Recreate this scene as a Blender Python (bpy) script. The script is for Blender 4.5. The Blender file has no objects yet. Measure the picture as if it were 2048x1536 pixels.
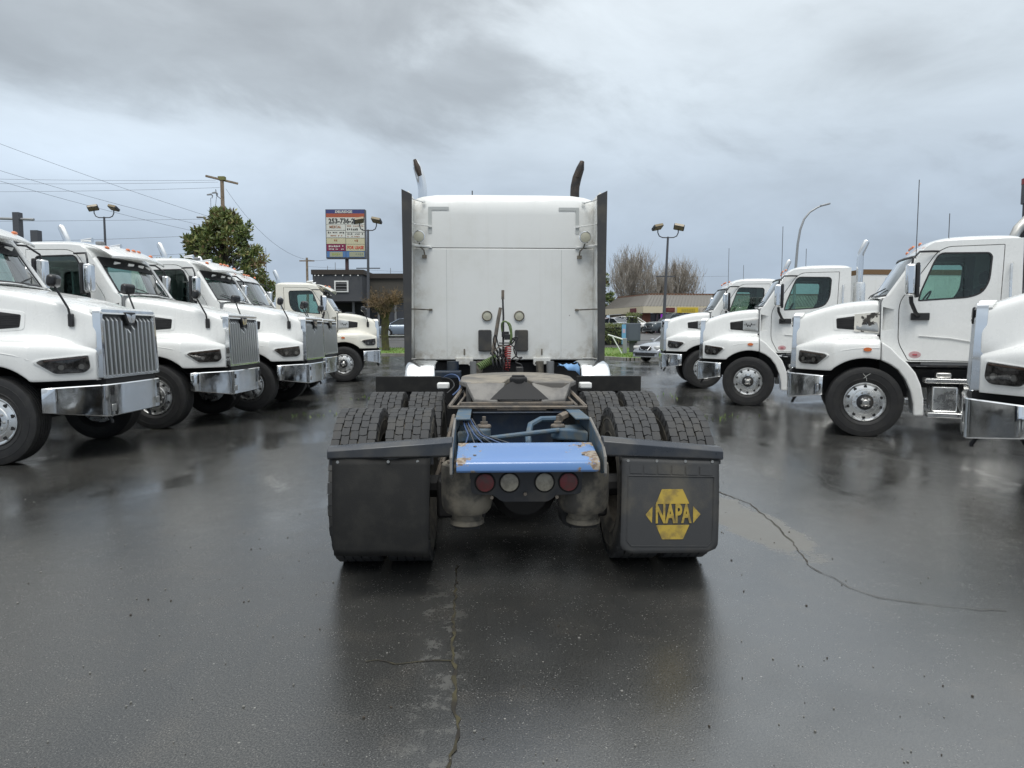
import bpy, bmesh, math, random
from mathutils import Vector, Matrix
R = math.radians; PI = math.pi
rnd = random.Random(11)
sc = bpy.context.scene
col = sc.collection

# ------------------------------------------------------------------ camera
cd = bpy.data.cameras.new('camera'); cam = bpy.data.objects.new('camera', cd); col.objects.link(cam)
cd.sensor_width = 36; cd.lens = 24.61; cd.clip_start = .05; cd.clip_end = 3000
cam.location = (0, 0, 1.575); cam.rotation_euler = (R(90 - 4.25), 0, 0)
sc.camera = cam
sc.view_settings.view_transform = 'Standard'; sc.view_settings.look = 'None'
sc.view_settings.exposure = 0.0; sc.view_settings.gamma = 1; sc.view_settings.use_curve_mapping = False
sc.cycles.max_bounces = 8; sc.cycles.transparent_max_bounces = 12
sc.cycles.use_denoising = True

SUN_EL, SUN_AZ = 62, 188     # behind the camera, veiled by cloud

# ------------------------------------------------------------------ node helpers
class NT:
    def __init__(s, nt): s.nt = nt
    def n(s, t, ins=None, **kw):
        nd = s.nt.nodes.new('ShaderNode' + t)
        for k, v in kw.items(): setattr(nd, k, v)
        for k, v in (ins or {}).items(): s.set(nd.inputs[k], v)
        return nd
    def set(s, sock, v):
        if isinstance(v, bpy.types.NodeSocket): s.nt.links.new(v, sock)
        elif isinstance(v, bpy.types.Node): s.nt.links.new(v.outputs[0], sock)
        else: sock.default_value = v
    def m(s, op, a, b=0.0, c=None, clamp=False):
        nd = s.n('Math', operation=op, use_clamp=clamp); s.set(nd.inputs[0], a); s.set(nd.inputs[1], b)
        if c is not None: s.set(nd.inputs[2], c)
        return nd.outputs[0]
    def ss(s, v, a, b, x=0.0, y=1.0):
        nd = s.n('MapRange', interpolation_type='SMOOTHSTEP')
        for i, q in enumerate((v, a, b, x, y)): s.set(nd.inputs[i], q)
        return nd.outputs[0]
    def mix(s, f, a, b, mode='MIX'):
        nd = s.n('Mix', data_type='RGBA', blend_type=mode); s.set(nd.inputs[0], f)
        for i, q in ((6, a), (7, b)):
            if isinstance(q, tuple) and len(q) == 3: q = q + (1,)
            s.set(nd.inputs[i], q)
        return nd.outputs[2]
    def noise(s, vec, scale, detail=4, rough=.55, dist=0.0):
        nd = s.n('TexNoise', {'Scale': scale, 'Detail': detail, 'Roughness': rough, 'Distortion': dist})
        if vec is not None: s.set(nd.inputs['Vector'], vec)
        return nd.outputs[0]
    def ramp(s, f, stops):
        nd = s.n('ValToRGB'); cr = nd.color_ramp
        while len(cr.elements) < len(stops): cr.elements.new(.5)
        for e, (p, c) in zip(cr.elements, stops):
            e.position = p; e.color = (c if isinstance(c, tuple) else (c, c, c)) + (1,)
        s.set(nd.inputs[0], f); return nd.outputs[0]

# ------------------------------------------------------------------ world: overcast sky
w = bpy.data.worlds.new('World'); sc.world = w; w.use_nodes = True
t = NT(w.node_tree); w.node_tree.nodes.clear()
sky = t.n('TexSky', sky_type='NISHITA', sun_disc=False, sun_elevation=R(SUN_EL), sun_rotation=R(SUN_AZ))
tc = t.n('TexCoord'); sp = t.n('SeparateXYZ', {0: tc.outputs['Generated']})
az = t.m('ARCTAN2', sp.outputs[0], sp.outputs[1]); el = t.m('ARCSINE', sp.outputs[2])
base = t.ramp(t.m('DIVIDE', el, 1.571), [(0, (.42, .505, .62)), (.06, (.445, .535, .65)), (.125, (.545, .635, .735)), (.19, (.66, .745, .82)),
             (.28, (.74, .81, .865)), (.45, (1.15, 1.21, 1.24)), (.65, (1.7, 1.75, 1.76)), (1, (2.0, 2.04, 2.04))])
cv = t.n('CombineXYZ', {0: t.m('MULTIPLY', az, 1.0), 1: t.m('ADD', t.m('MULTIPLY', el, 3.2), t.m('MULTIPLY', az, .55)), 2: 3.7})
n1 = t.noise(cv, 2.1, 5, .5, .5)
cv2 = t.n('CombineXYZ', {0: az, 1: t.m('MULTIPLY', el, 2.2), 2: 9.1})
n2 = t.noise(cv2, 5.0, 6, .6, .4)
mk = t.m('MULTIPLY', t.m('MULTIPLY', t.ss(el, .20, .33), t.ss(az, -.12, .30, 1, 0)), t.ss(el, .55, .95, 1, 0))
cv3 = t.n('CombineXYZ', {0: t.m('MULTIPLY', az, 1.8), 1: t.m('ADD', t.m('MULTIPLY', el, 3.6), t.m('MULTIPLY', az, .9)), 2: 1.3})
n3 = t.noise(cv3, 1.9, 7, .56, .25)
mass = t.ss(t.m('ADD', n3, t.m('SUBTRACT', t.m('MULTIPLY', mk, .28), .14)), .38, .66)
dark = t.m('ADD', t.m('MULTIPLY', mass, .33), t.m('ADD', t.m('MULTIPLY', t.m('SUBTRACT', n1, .5), .40), t.m('MULTIPLY', t.m('SUBTRACT', n2, .5), .40)))
# one lone darker cloud high on the right and a light break low on the left
def blob(a0, e0, sa, se):
    dx = t.m('DIVIDE', t.m('SUBTRACT', az, a0), sa); dy = t.m('DIVIDE', t.m('SUBTRACT', el, e0), se)
    d = t.m('ADD', t.m('MULTIPLY', dx, dx), t.m('MULTIPLY', dy, dy))
    return t.m('EXPONENT', t.m('MULTIPLY', d, -1.0))
dark = t.m('ADD', dark, t.m('MULTIPLY', blob(.465, .335, .075, .035), .21))
dark = t.m('SUBTRACT', dark, t.m('MULTIPLY', blob(-.56, .21, .30, .05), .30))
dark = t.m('SUBTRACT', dark, t.m('MULTIPLY', blob(.20, .36, .25, .16), .05))
fac = t.m('SUBTRACT', 1.0, dark)
mul = t.n('VectorMath', operation='SCALE'); t.set(mul.inputs[0], base); t.set(mul.inputs[3], fac)
grey = t.mix(t.m('MULTIPLY', dark, .6, clamp=True), mul.outputs[0], (.43, .465, .515))
ten = t.n('VectorMath', operation='SCALE'); t.set(ten.inputs[0], grey); ten.inputs[3].default_value = 10.0
allsky = t.mix(.95, sky.outputs[0], ten.outputs[0])
bg = t.n('Background', {'Color': allsky, 'Strength': .1}); ow = t.n('OutputWorld', {0: bg})

sd = bpy.data.lights.new('sun', 'SUN'); sd.energy = 1.5; sd.angle = R(24); sd.color = (1, .98, .93)
sun = bpy.data.objects.new('sun', sd); col.objects.link(sun); sun.location = (0, -20, 40)
sun.rotation_euler = Vector((math.sin(R(SUN_AZ)) * math.cos(R(SUN_EL)), math.cos(R(SUN_AZ)) * math.cos(R(SUN_EL)), math.sin(R(SUN_EL)))).to_track_quat('Z', 'Y').to_euler()

# ------------------------------------------------------------------ materials
def mat(name, col_=(.5, .5, .5), rough=.5, metal=0.0, coat=0.0, spec=.5, fn=None, emit=None):
    m = bpy.data.materials.new(name); m.use_nodes = True; nt = NT(m.node_tree); b = m.node_tree.nodes['Principled BSDF']
    b.inputs['Base Color'].default_value = tuple(col_) + (1,); b.inputs['Roughness'].default_value = rough
    b.inputs['Metallic'].default_value = metal; b.inputs['Coat Weight'].default_value = coat; b.inputs['Coat Roughness'].default_value = .06
    b.inputs['Specular IOR Level'].default_value = spec
    if emit: b.inputs['Emission Color'].default_value = tuple(emit[0]) + (1,); b.inputs['Emission Strength'].default_value = emit[1]
    if fn: fn(nt, b)
    return m
def tco(t, kind='Object'): return t.n('TexCoord').outputs[kind]
def vary(c1, c2, scale=3, lo=.35, hi=.65, detail=5, bump=0, bscale=60, rough=None, kind='Object'):
    def fn(t, b):
        v = tco(t, kind); n = t.noise(v, scale, detail, .6)
        t.set(b.inputs['Base Color'], t.mix(t.ss(n, lo, hi), c1, c2))
        if rough: t.set(b.inputs['Roughness'], t.ss(n, lo, hi, rough[0], rough[1]))
        if bump:
            bp = t.n('Bump', {'Strength': bump, 'Distance': .004, 'Height': t.noise(v, bscale, 3)}); t.set(b.inputs['Normal'], bp)
    return fn
M = {}
def whitefn(c1, c2):
    def fn(t, b):
        v = tco(t); sp_ = t.n('SeparateXYZ', {0: v}); n = t.noise(v, 1.3, 5, .6); n2 = t.noise(v, 7, 5, .65)
        c = t.mix(t.ss(n, .4, .7), c1, c2)
        st = t.n('Mapping'); t.set(st.inputs[0], v); st.inputs['Scale'].default_value = (16, 16, .8)
        c = t.mix(t.m('MULTIPLY', t.ss(t.noise(st, 1.0, 5, .6), .52, .72), .16), c, (.60, .60, .58))
        low = t.m('MULTIPLY', t.ss(sp_.outputs[2], 1.30, .5), t.ss(n2, .35, .65))
        c = t.mix(t.m('MULTIPLY', low, .30), c, (.40, .39, .36))
        t.set(b.inputs['Base Color'], c); t.set(b.inputs['Roughness'], t.ss(n2, .35, .7, .22, .36))
    return fn
M['white'] = mat('white_paint', (.80, .80, .79), .28, coat=.6, fn=whitefn((.80, .805, .79), (.765, .77, .755)))
M['cream'] = mat('cream_paint', (.80, .77, .68), .3, coat=.5, fn=vary((.80, .775, .69), (.77, .74, .65), 1.5))
M['plastic_white'] = mat('white_plastic', (.78, .78, .76), .4)
def oldwhite(t, b):
    v = tco(t); n = t.noise(v, 1.1, 6, .65); n2 = t.noise(v, 9, 5, .7)
    sp_ = t.n('SeparateXYZ', {0: v})
    c = t.mix(t.ss(n, .42, .72), (.735, .745, .73), (.66, .665, .635))
    edge = t.m('MULTIPLY', t.ss(t.m('ABSOLUTE', sp_.outputs[0]), .80, 1.05), t.ss(n2, .38, .68))
    c = t.mix(t.m('MULTIPLY', edge, .42), c, (.34, .29, .215))
    low = t.m('MULTIPLY', t.ss(sp_.outputs[2], 1.55, 1.22), t.ss(n2, .42, .66))
    c = t.mix(t.m('MULTIPLY', low, .5), c, (.33, .285, .21))
    chip = t.n('TexVoronoi', {'Scale': 5.5, 'Randomness': 1.0}); t.set(chip.inputs['Vector'], v)
    ch = t.m('MULTIPLY', t.ss(t.m('ADD', chip.outputs['Distance'], t.m('MULTIPLY', n2, .12)), .115, .095), t.ss(t.noise(v, 1.7, 2), .50, .56))
    c = t.mix(t.m('MULTIPLY', ch, .75), c, (.16, .13, .115))
    st = t.n('Mapping'); t.set(st.inputs[0], v); st.inputs['Scale'].default_value = (14, 14, .55)
    c = t.mix(t.m('MULTIPLY', t.ss(t.noise(st, 1.0, 4, .6), .54, .74), .09), c, (.48, .45, .39))
    t.set(b.inputs['Base Color'], c); t.set(b.inputs['Roughness'], t.ss(n2, .3, .7, .32, .5))
M['oldwhite'] = mat('weathered_white_paint', (.7, .7, .68), .4, coat=.2, fn=oldwhite)
def chromefn(t, b):
    v = tco(t); bp = t.n('Bump', {'Strength': .06, 'Distance': .02, 'Height': t.noise(v, 4, 2)}); t.set(b.inputs['Normal'], bp)
    t.set(b.inputs['Roughness'], t.ss(t.noise(v, 6, 4), .35, .75, .06, .2))
M['chrome'] = mat('chrome', (.80, .81, .82), .1, 1, fn=chromefn)
M['alu'] = mat('polished_aluminium', (.86, .86, .85), .28, 1, fn=vary((.88, .88, .87), (.76, .76, .75), 8, rough=(.22, .38)))
M['brushed'] = mat('brushed_steel', (.55, .55, .53), .35, 1, fn=vary((.62, .61, .58), (.45, .44, .42), 5, rough=(.28, .45)))
M['black'] = mat('black_plastic', (.022, .022, .024), .45)
M['glossblack'] = mat('gloss_black_plastic', (.02, .02, .022), .25)
M['dark'] = mat('dark_underbody', (.012, .012, .013), .7)
M['grilldark'] = mat('grille_mesh', (.05, .051, .053), .5)
M['grillbar'] = mat('satin_grille_bar', (.62, .62, .61), .3, 1)
M['tyre'] = mat('tyre_rubber', (.016, .016, .017), .6, fn=vary((.013, .013, .014), (.023, .0225, .0215), 7, .4, .7))
M['worntyre'] = mat('worn_tyre_rubber', (.045, .045, .044), .75, fn=vary((.040, .041, .043), (.060, .057, .052), 5, .42, .75, bump=.25, bscale=90))
M['tyrewall'] = mat('dusty_tyre_wall', (.09, .082, .068), .85, fn=vary((.055, .052, .047), (.155, .138, .11), 6, .35, .7))
M['rubber'] = mat('black_rubber', (.015, .015, .015), .7, spec=.3, fn=vary((.0135, .0135, .0135), (.022, .0215, .02), 9, .4, .7, bump=.2, bscale=150))
M['rubber2'] = mat('grey_worn_rubber', (.045, .045, .046), .6, fn=vary((.04, .041, .043), (.078, .072, .06), 4, .45, .75, bump=.2, bscale=150))
def glassfn(m, tint, rough=.02, gl=1.0):
    m.use_nodes = True; nt = m.node_tree; nt.nodes.clear(); t = NT(nt)
    fr = t.n('Fresnel', {'IOR': 1.5}); f = t.m('MULTIPLY', fr, gl, clamp=True)
    tr = t.n('BsdfTransparent', {'Color': tint + (1,)}); g = t.n('BsdfGlossy', {'Color': (1, 1, 1, 1), 'Roughness': rough})
    mx = t.n('MixShader', {0: f, 1: tr, 2: g}); t.n('OutputMaterial', {0: mx})
M['glass'] = bpy.data.materials.new('green_tinted_glass'); glassfn(M['glass'], (.70, .82, .78), gl=1.1)
M['wsglass'] = bpy.data.materials.new('windshield_glass'); glassfn(M['wsglass'], (.66, .80, .76), gl=1.9)
M['lens'] = bpy.data.materials.new('clear_lens'); glassfn(M['lens'], (.72, .70, .68), gl=1.2)
M['hlbody'] = mat('headlight_smoke', (.05, .048, .046), .16, spec=.8, fn=vary((.045, .044, .043), (.30, .29, .285), 13, .38, .66))
M['smoke_amber'] = mat('smoked_amber_lens', (.14, .075, .05), .25, coat=.5)
M['hlamp'] = mat('lamp_reflector', (.72, .72, .70), .2, .2)
M['amber'] = mat('amber_lens', (.62, .16, .04), .25, coat=.5)
M['redlens'] = mat('red_lens', (.26, .035, .04), .4, fn=vary((.18, .03, .034), (.10, .045, .04), 18, .4, .7))
M['clearlens'] = mat('white_lens', (.50, .46, .38), .4, fn=vary((.36, .33, .265), (.21, .19, .155), 18, .4, .7))
M['interior'] = mat('cab_interior', (.24, .245, .24), .8)
M['interior2'] = mat('cab_seat', (.035, .035, .037), .85)
def bluerust(t, b):
    v = tco(t); sp_ = t.n('SeparateXYZ', {0: v}); n = t.noise(v, 9, 6, .65)
    ends = t.ss(t.m('ABSOLUTE', sp_.outputs[0]), .10, .42, -.10, .20)
    f = t.ss(t.m('ADD', n, ends), .665, .715)
    c = t.mix(t.ss(t.noise(v, 40, 3), .4, .6), (.16, .105, .065), (.30, .255, .20))
    c0 = t.mix(t.ss(t.noise(v, 3, 4), .4, .7), (.095, .205, .45), (.115, .23, .45))
    t.set(b.inputs['Base Color'], t.mix(f, c0, c)); t.set(b.inputs['Roughness'], t.m('ADD', t.m('MULTIPLY', f, .45), .22))
M['blue'] = mat('blue_paint_rusting', (.1, .25, .6), .25, coat=.4, fn=bluerust)
M['dblue'] = mat('dark_blue_frame', (.02, .04, .08), .5, fn=vary((.014, .028, .055), (.045, .052, .06), 6, .4, .7))
M['dustblue'] = mat('dusty_blue_paint', (.12, .2, .28), .55, fn=vary((.06, .11, .165), (.115, .13, .13), 9, .4, .65))
M['frame'] = mat('black_frame_paint', (.03, .031, .034), .45, fn=vary((.022, .023, .027), (.06, .055, .048), 5, .45, .75))
M['bracket'] = mat('dark_steel_bracket', (.05, .056, .066), .32, .4, fn=vary((.045, .052, .065), (.085, .085, .085), 4, rough=(.25, .45)))
M['rusty'] = mat('rusty_steel', (.2, .15, .11), .75, fn=vary((.11, .10, .09), (.20, .165, .13), 12, .35, .65, bump=.4, bscale=60))
M['greasy'] = mat('greasy_plate', (.26, .22, .17), .6, fn=vary((.245, .215, .17), (.13, .122, .112), 3.2, .38, .6, bump=.3, bscale=50, rough=(.5, .75)))
M['greyplate'] = mat('dirty_grey_steel', (.15, .145, .14), .6, fn=vary((.20, .19, .175), (.12, .115, .11), 6, .4, .65, bump=.3, bscale=70))
M['grime'] = mat('grimy_steel', (.13, .115, .09), .8, fn=vary((.06, .056, .05), (.185, .165, .13), 6, .38, .62, bump=.4, bscale=50))
M['yellow'] = mat('faded_yellow_print', (.50, .34, .05), .6, fn=vary((.43, .305, .05), (.24, .175, .05), 14, .42, .66))
M['exhaust_burnt'] = mat('burnt_exhaust', (.07, .055, .05), .5, .6, fn=vary((.045, .042, .042), (.085, .067, .056), 6))
M['green'] = mat('green_hose', (.13, .19, .07), .55)
M['red'] = mat('red_hose', (.26, .045, .045), .5)
M['bluehose'] = mat('blue_hose', (.05, .09, .2), .5)
M['ltblue'] = mat('light_blue_cloth', (.22, .42, .72), .7)
M['grey'] = mat('grey_paint', (.2, .205, .21), .5)
M['tape'] = mat('grey_tape', (.47, .49, .48), .5)
M['disc'] = mat('cloudy_round_lens', (.46, .45, .36), .35)
M['galv'] = mat('galvanised_steel', (.34, .35, .36), .5, .6)
M['wood'] = mat('weathered_pole_wood', (.26, .2, .145), .85, fn=vary((.30, .235, .17), (.19, .145, .105), 5))
M['lampglass'] = mat('floodlight_glass', (.25, .2, .12), .3)
M['dpole'] = mat('dark_pole_paint', (.075, .078, .09), .5)
M['wire'] = mat('black_wire', (.07, .07, .075), .6)
# ------------------------------------------------------------------ mesh helpers
class MB:
    def __init__(s): s.v = []; s.f = []; s.mi = []
    def add(s, vs, fs, mi=0):
        o = len(s.v); s.v += [tuple(p) for p in vs]; s.f += [tuple(i + o for i in f) for f in fs]; s.mi += [mi] * len(fs)
        return s
    def box(s, c, d, rot=None, mi=0):
        x, y, z = d[0] / 2, d[1] / 2, d[2] / 2
        vs = [Vector(p) for p in ((-x, -y, -z), (x, -y, -z), (x, y, -z), (-x, y, -z), (-x, -y, z), (x, -y, z), (x, y, z), (-x, y, z))]
        if rot is not None: vs = [rot @ p for p in vs]
        return s.add([p + Vector(c) for p in vs], [(0, 3, 2, 1), (4, 5, 6, 7), (0, 1, 5, 4), (1, 2, 6, 5), (2, 3, 7, 6), (3, 0, 4, 7)], mi)
    def bx(s, x0, x1, y0, y1, z0, z1, mi=0):
        return s.box(((x0 + x1) / 2, (y0 + y1) / 2, (z0 + z1) / 2), (abs(x1 - x0), abs(y1 - y0), abs(z1 - z0)), None, mi)
    def tube(s, path, r, n=8, cap=True, mi=0):
        P = [Vector(p) for p in path]; rr = r if isinstance(r, (list, tuple)) else [r] * len(P)
        vs = []; up = None
        for i, p in enumerate(P):
            d = (P[min(i + 1, len(P) - 1)] - P[max(i - 1, 0)]).normalized()
            if up is None: up = d.orthogonal().normalized()
            else: up = (up - d * up.dot(d)).normalized() if (up - d * up.dot(d)).length > 1e-6 else d.orthogonal().normalized()
            sd_ = d.cross(up)
            vs += [p + (up * math.cos(2 * math.pi * k / n) + sd_ * math.sin(2 * math.pi * k / n)) * rr[i] for k in range(n)]
        fs = [(i * n + k, i * n + (k + 1) % n, (i + 1) * n + (k + 1) % n, (i + 1) * n + k) for i in range(len(P) - 1) for k in range(n)]
        if cap: fs += [tuple(range(n - 1, -1, -1)), tuple((len(P) - 1) * n + k for k in range(n))]
        return s.add(vs, fs, mi)
    def lathe(s, prof, n=32, c=(0, 0, 0), axis='Y', closed=False, mi=0):
        vs = []; c = Vector(c)
        for r, h in prof:
            for k in range(n):
                a = 2 * math.pi * k / n; x, y = r * math.cos(a), r * math.sin(a)
                vs.append(c + Vector({'Y': (x, h, y), 'Z': (x, y, h), 'X': (h, x, y)}[axis]))
        m_ = len(prof); fs = []
        for i in range(m_ if closed else m_ - 1):
            for k in range(n):
                q = (i * n + k, i * n + (k + 1) % n, ((i + 1) % m_) * n + (k + 1) % n, ((i + 1) % m_) * n + k)
                fs.append(q[::-1] if axis == 'Z' or axis == 'X' else q)
        return s.add(vs, fs, mi)
    def disc(s, c, r, nrm='Y', d=.01, n=20, mi=0):
        ax = {'Y': Vector((0, 1, 0)), 'X': Vector((1, 0, 0)), 'Z': Vector((0, 0, 1))}[nrm[-1]] * (-1 if nrm[0] == '-' else 1)
        c = Vector(c); return s.tube([c, c + ax * d], r, n, True, mi)
    def grid(s, rows, mi=0, closed=False):
        n = len(rows[0]); vs = [p for r in rows for p in r]; fs = []
        for i in range(len(rows) - 1):
            for k in range(n if closed else n - 1):
                fs.append((i * n + k, i * n + (k + 1) % n, (i + 1) * n + (k + 1) % n, (i + 1) * n + k))
        return s.add(vs, fs, mi)
    def prism(s, poly, fn, d0, d1, mi=0):
        n = len(poly); vs = [fn(a, b, d0) for a, b in poly] + [fn(a, b, d1) for a, b in poly]
        fs = [tuple(range(n - 1, -1, -1)), tuple(range(n, 2 * n))] + [(k, (k + 1) % n, n + (k + 1) % n, n + k) for k in range(n)]
        return s.add(vs, fs, mi)
    def plate(s, outer, holes, fn, t_, mi=0):
        bm = bmesh.new(); es = []
        for lp in [outer] + holes:
            vv = [bm.verts.new((a, b, 0)) for a, b in lp]
            es += [bm.edges.new((vv[i], vv[(i + 1) % len(vv)])) for i in range(len(vv))]
        bmesh.ops.triangle_fill(bm, edges=es, use_beauty=True, use_dissolve=False, normal=(0, 0, 1))
        bm.verts.index_update(); n = len(bm.verts)
        co = [(v.co.x, v.co.y) for v in bm.verts]; tr = []
        for f in bm.faces:
            ids = [v.index for v in f.verts]
            tr.append(tuple(ids if f.normal.z > 0 else ids[::-1]))
        bd = [(e.verts[0].index, e.verts[1].index) for e in bm.edges if len(e.link_faces) == 1]
        bm.free()
        vs = [fn(a, b, 0) for a, b in co] + [fn(a, b, -t_) for a, b in co]
        fs = tr + [tuple(n + i for i in f[::-1]) for f in tr] + [(a, b, b + n, a + n) for a, b in bd]
        return s.add(vs, fs, mi)
    def leaf(s, p, d, u, l, w_, mi=0):
        p = Vector(p); return s.add([p, p + d * l * .5 + u * w_, p + d * l, p + d * l * .5 - u * w_], [(0, 1, 2, 3)], mi)
    def mesh(s, name, mats, ang=35, fix=False):
        me = bpy.data.meshes.new(name); me.from_pydata(s.v, [], s.f)
        for m_ in (mats if isinstance(mats, (list, tuple)) else [mats]): me.materials.append(m_)
        if any(s.mi): me.polygons.foreach_set('material_index', s.mi)
        if fix:
            bm = bmesh.new(); bm.from_mesh(me); bmesh.ops.remove_doubles(bm, verts=bm.verts, dist=1e-5)
            bmesh.ops.recalc_face_normals(bm, faces=bm.faces); bm.to_mesh(me); bm.free()
        if ang: me.shade_smooth(); me.set_sharp_from_angle(angle=R(ang))
        me.update(); return me
    def obj(s, name, mats, parent=None, ang=35, fix=True, bevel=0, seg=2, sub=0, solid=0, **kw):
        return link(name, s.mesh(name, mats, ang, fix), parent, bevel, seg, sub, solid, **kw)
def link(name, me, parent=None, bevel=0, seg=2, sub=0, solid=0, loc=None, rot=None, **kw):
    o = bpy.data.objects.new(name, me); col.objects.link(o)
    if parent: o.parent = parent
    if loc is not None: o.location = loc
    if rot is not None: o.rotation_euler = rot
    if solid:
        md = o.modifiers.new('solid', 'SOLIDIFY'); md.thickness = abs(solid); md.offset = -1 if solid > 0 else 1
    if bevel:
        md = o.modifiers.new('bevel', 'BEVEL'); md.width = bevel; md.segments = seg; md.limit_method = 'ANGLE'; md.angle_limit = R(40); md.harden_normals = False
    if sub:
        md = o.modifiers.new('sub', 'SUBSURF'); md.levels = sub; md.render_levels = sub
    tag(o, **kw); return o
def tag(o, label=None, cat=None, group=None, kind=None):
    if label: o['label'] = label
    if cat: o['category'] = cat
    if group: o['group'] = group
    if kind: o['kind'] = kind
    return o
def empty(name, loc=(0, 0, 0), rz=0, **kw):
    o = bpy.data.objects.new(name, None); col.objects.link(o); o.location = loc; o.rotation_euler = (0, 0, rz); o.empty_display_size = .2
    return tag(o, **kw)
KIDS = {}
def copy_tree(o, parent=None, skip=(), swap=None):
    import re
    st = re.sub(r'\.\d+$', '', o.name)
    if st in skip: return None
    c = o.copy(); col.objects.link(c); c.parent = parent
    if swap and c.type == 'MESH' and c.data.materials and c.data.materials[0] == swap[0]:
        c.material_slots[0].link = 'OBJECT'; c.material_slots[0].material = swap[1]
    for ch in o.children: copy_tree(ch, c, skip, swap)
    return c
def rpoly(pts, r, n=3):
    out = []; k = len(pts); rs = r if isinstance(r, (list, tuple)) else [r] * k
    for i in range(k):
        p = Vector(pts[i]); a = Vector(pts[i - 1]); b = Vector(pts[(i + 1) % k]); rr = rs[i]
        if rr <= 0: out.append(tuple(p)); continue
        da, db = (a - p), (b - p); q = min(rr, da.length * .45, db.length * .45)
        p0 = p + da.normalized() * q; p1 = p + db.normalized() * q
        for j in range(n + 1):
            f = j / n; out.append(tuple((1 - f) ** 2 * p0 + 2 * f * (1 - f) * p + f * f * p1))
    return out
def lerp(a, b, f): return a + (b - a) * f
def interp(tab, x):
    if x <= tab[0][0]: return tab[0][1]
    for (a, va), (b, vb) in zip(tab, tab[1:]):
        if x <= b: return lerp(va, vb, (x - a) / (b - a))
    return tab[-1][1]
def text_obj(name, body, size, m_, parent, loc, rot, sx=1.0, depth=.004, bold=0.0, align='CENTER'):
    cu = bpy.data.curves.new(name, 'FONT'); cu.body = body; cu.size = size; cu.align_x = align; cu.align_y = 'CENTER'
    cu.extrude = depth / 2; cu.offset = bold; cu.resolution_u = 3
    o = bpy.data.objects.new(name + '_tmp', cu); col.objects.link(o)
    dg = bpy.context.evaluated_depsgraph_get(); me = bpy.data.meshes.new_from_object(o.evaluated_get(dg))
    bpy.data.objects.remove(o); bpy.data.curves.remove(cu)
    for v in me.vertices: v.co.x *= sx
    me.materials.clear(); me.materials.append(m_); me.name = name
    return link(name, me, parent, loc=loc, rot=rot)

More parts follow.
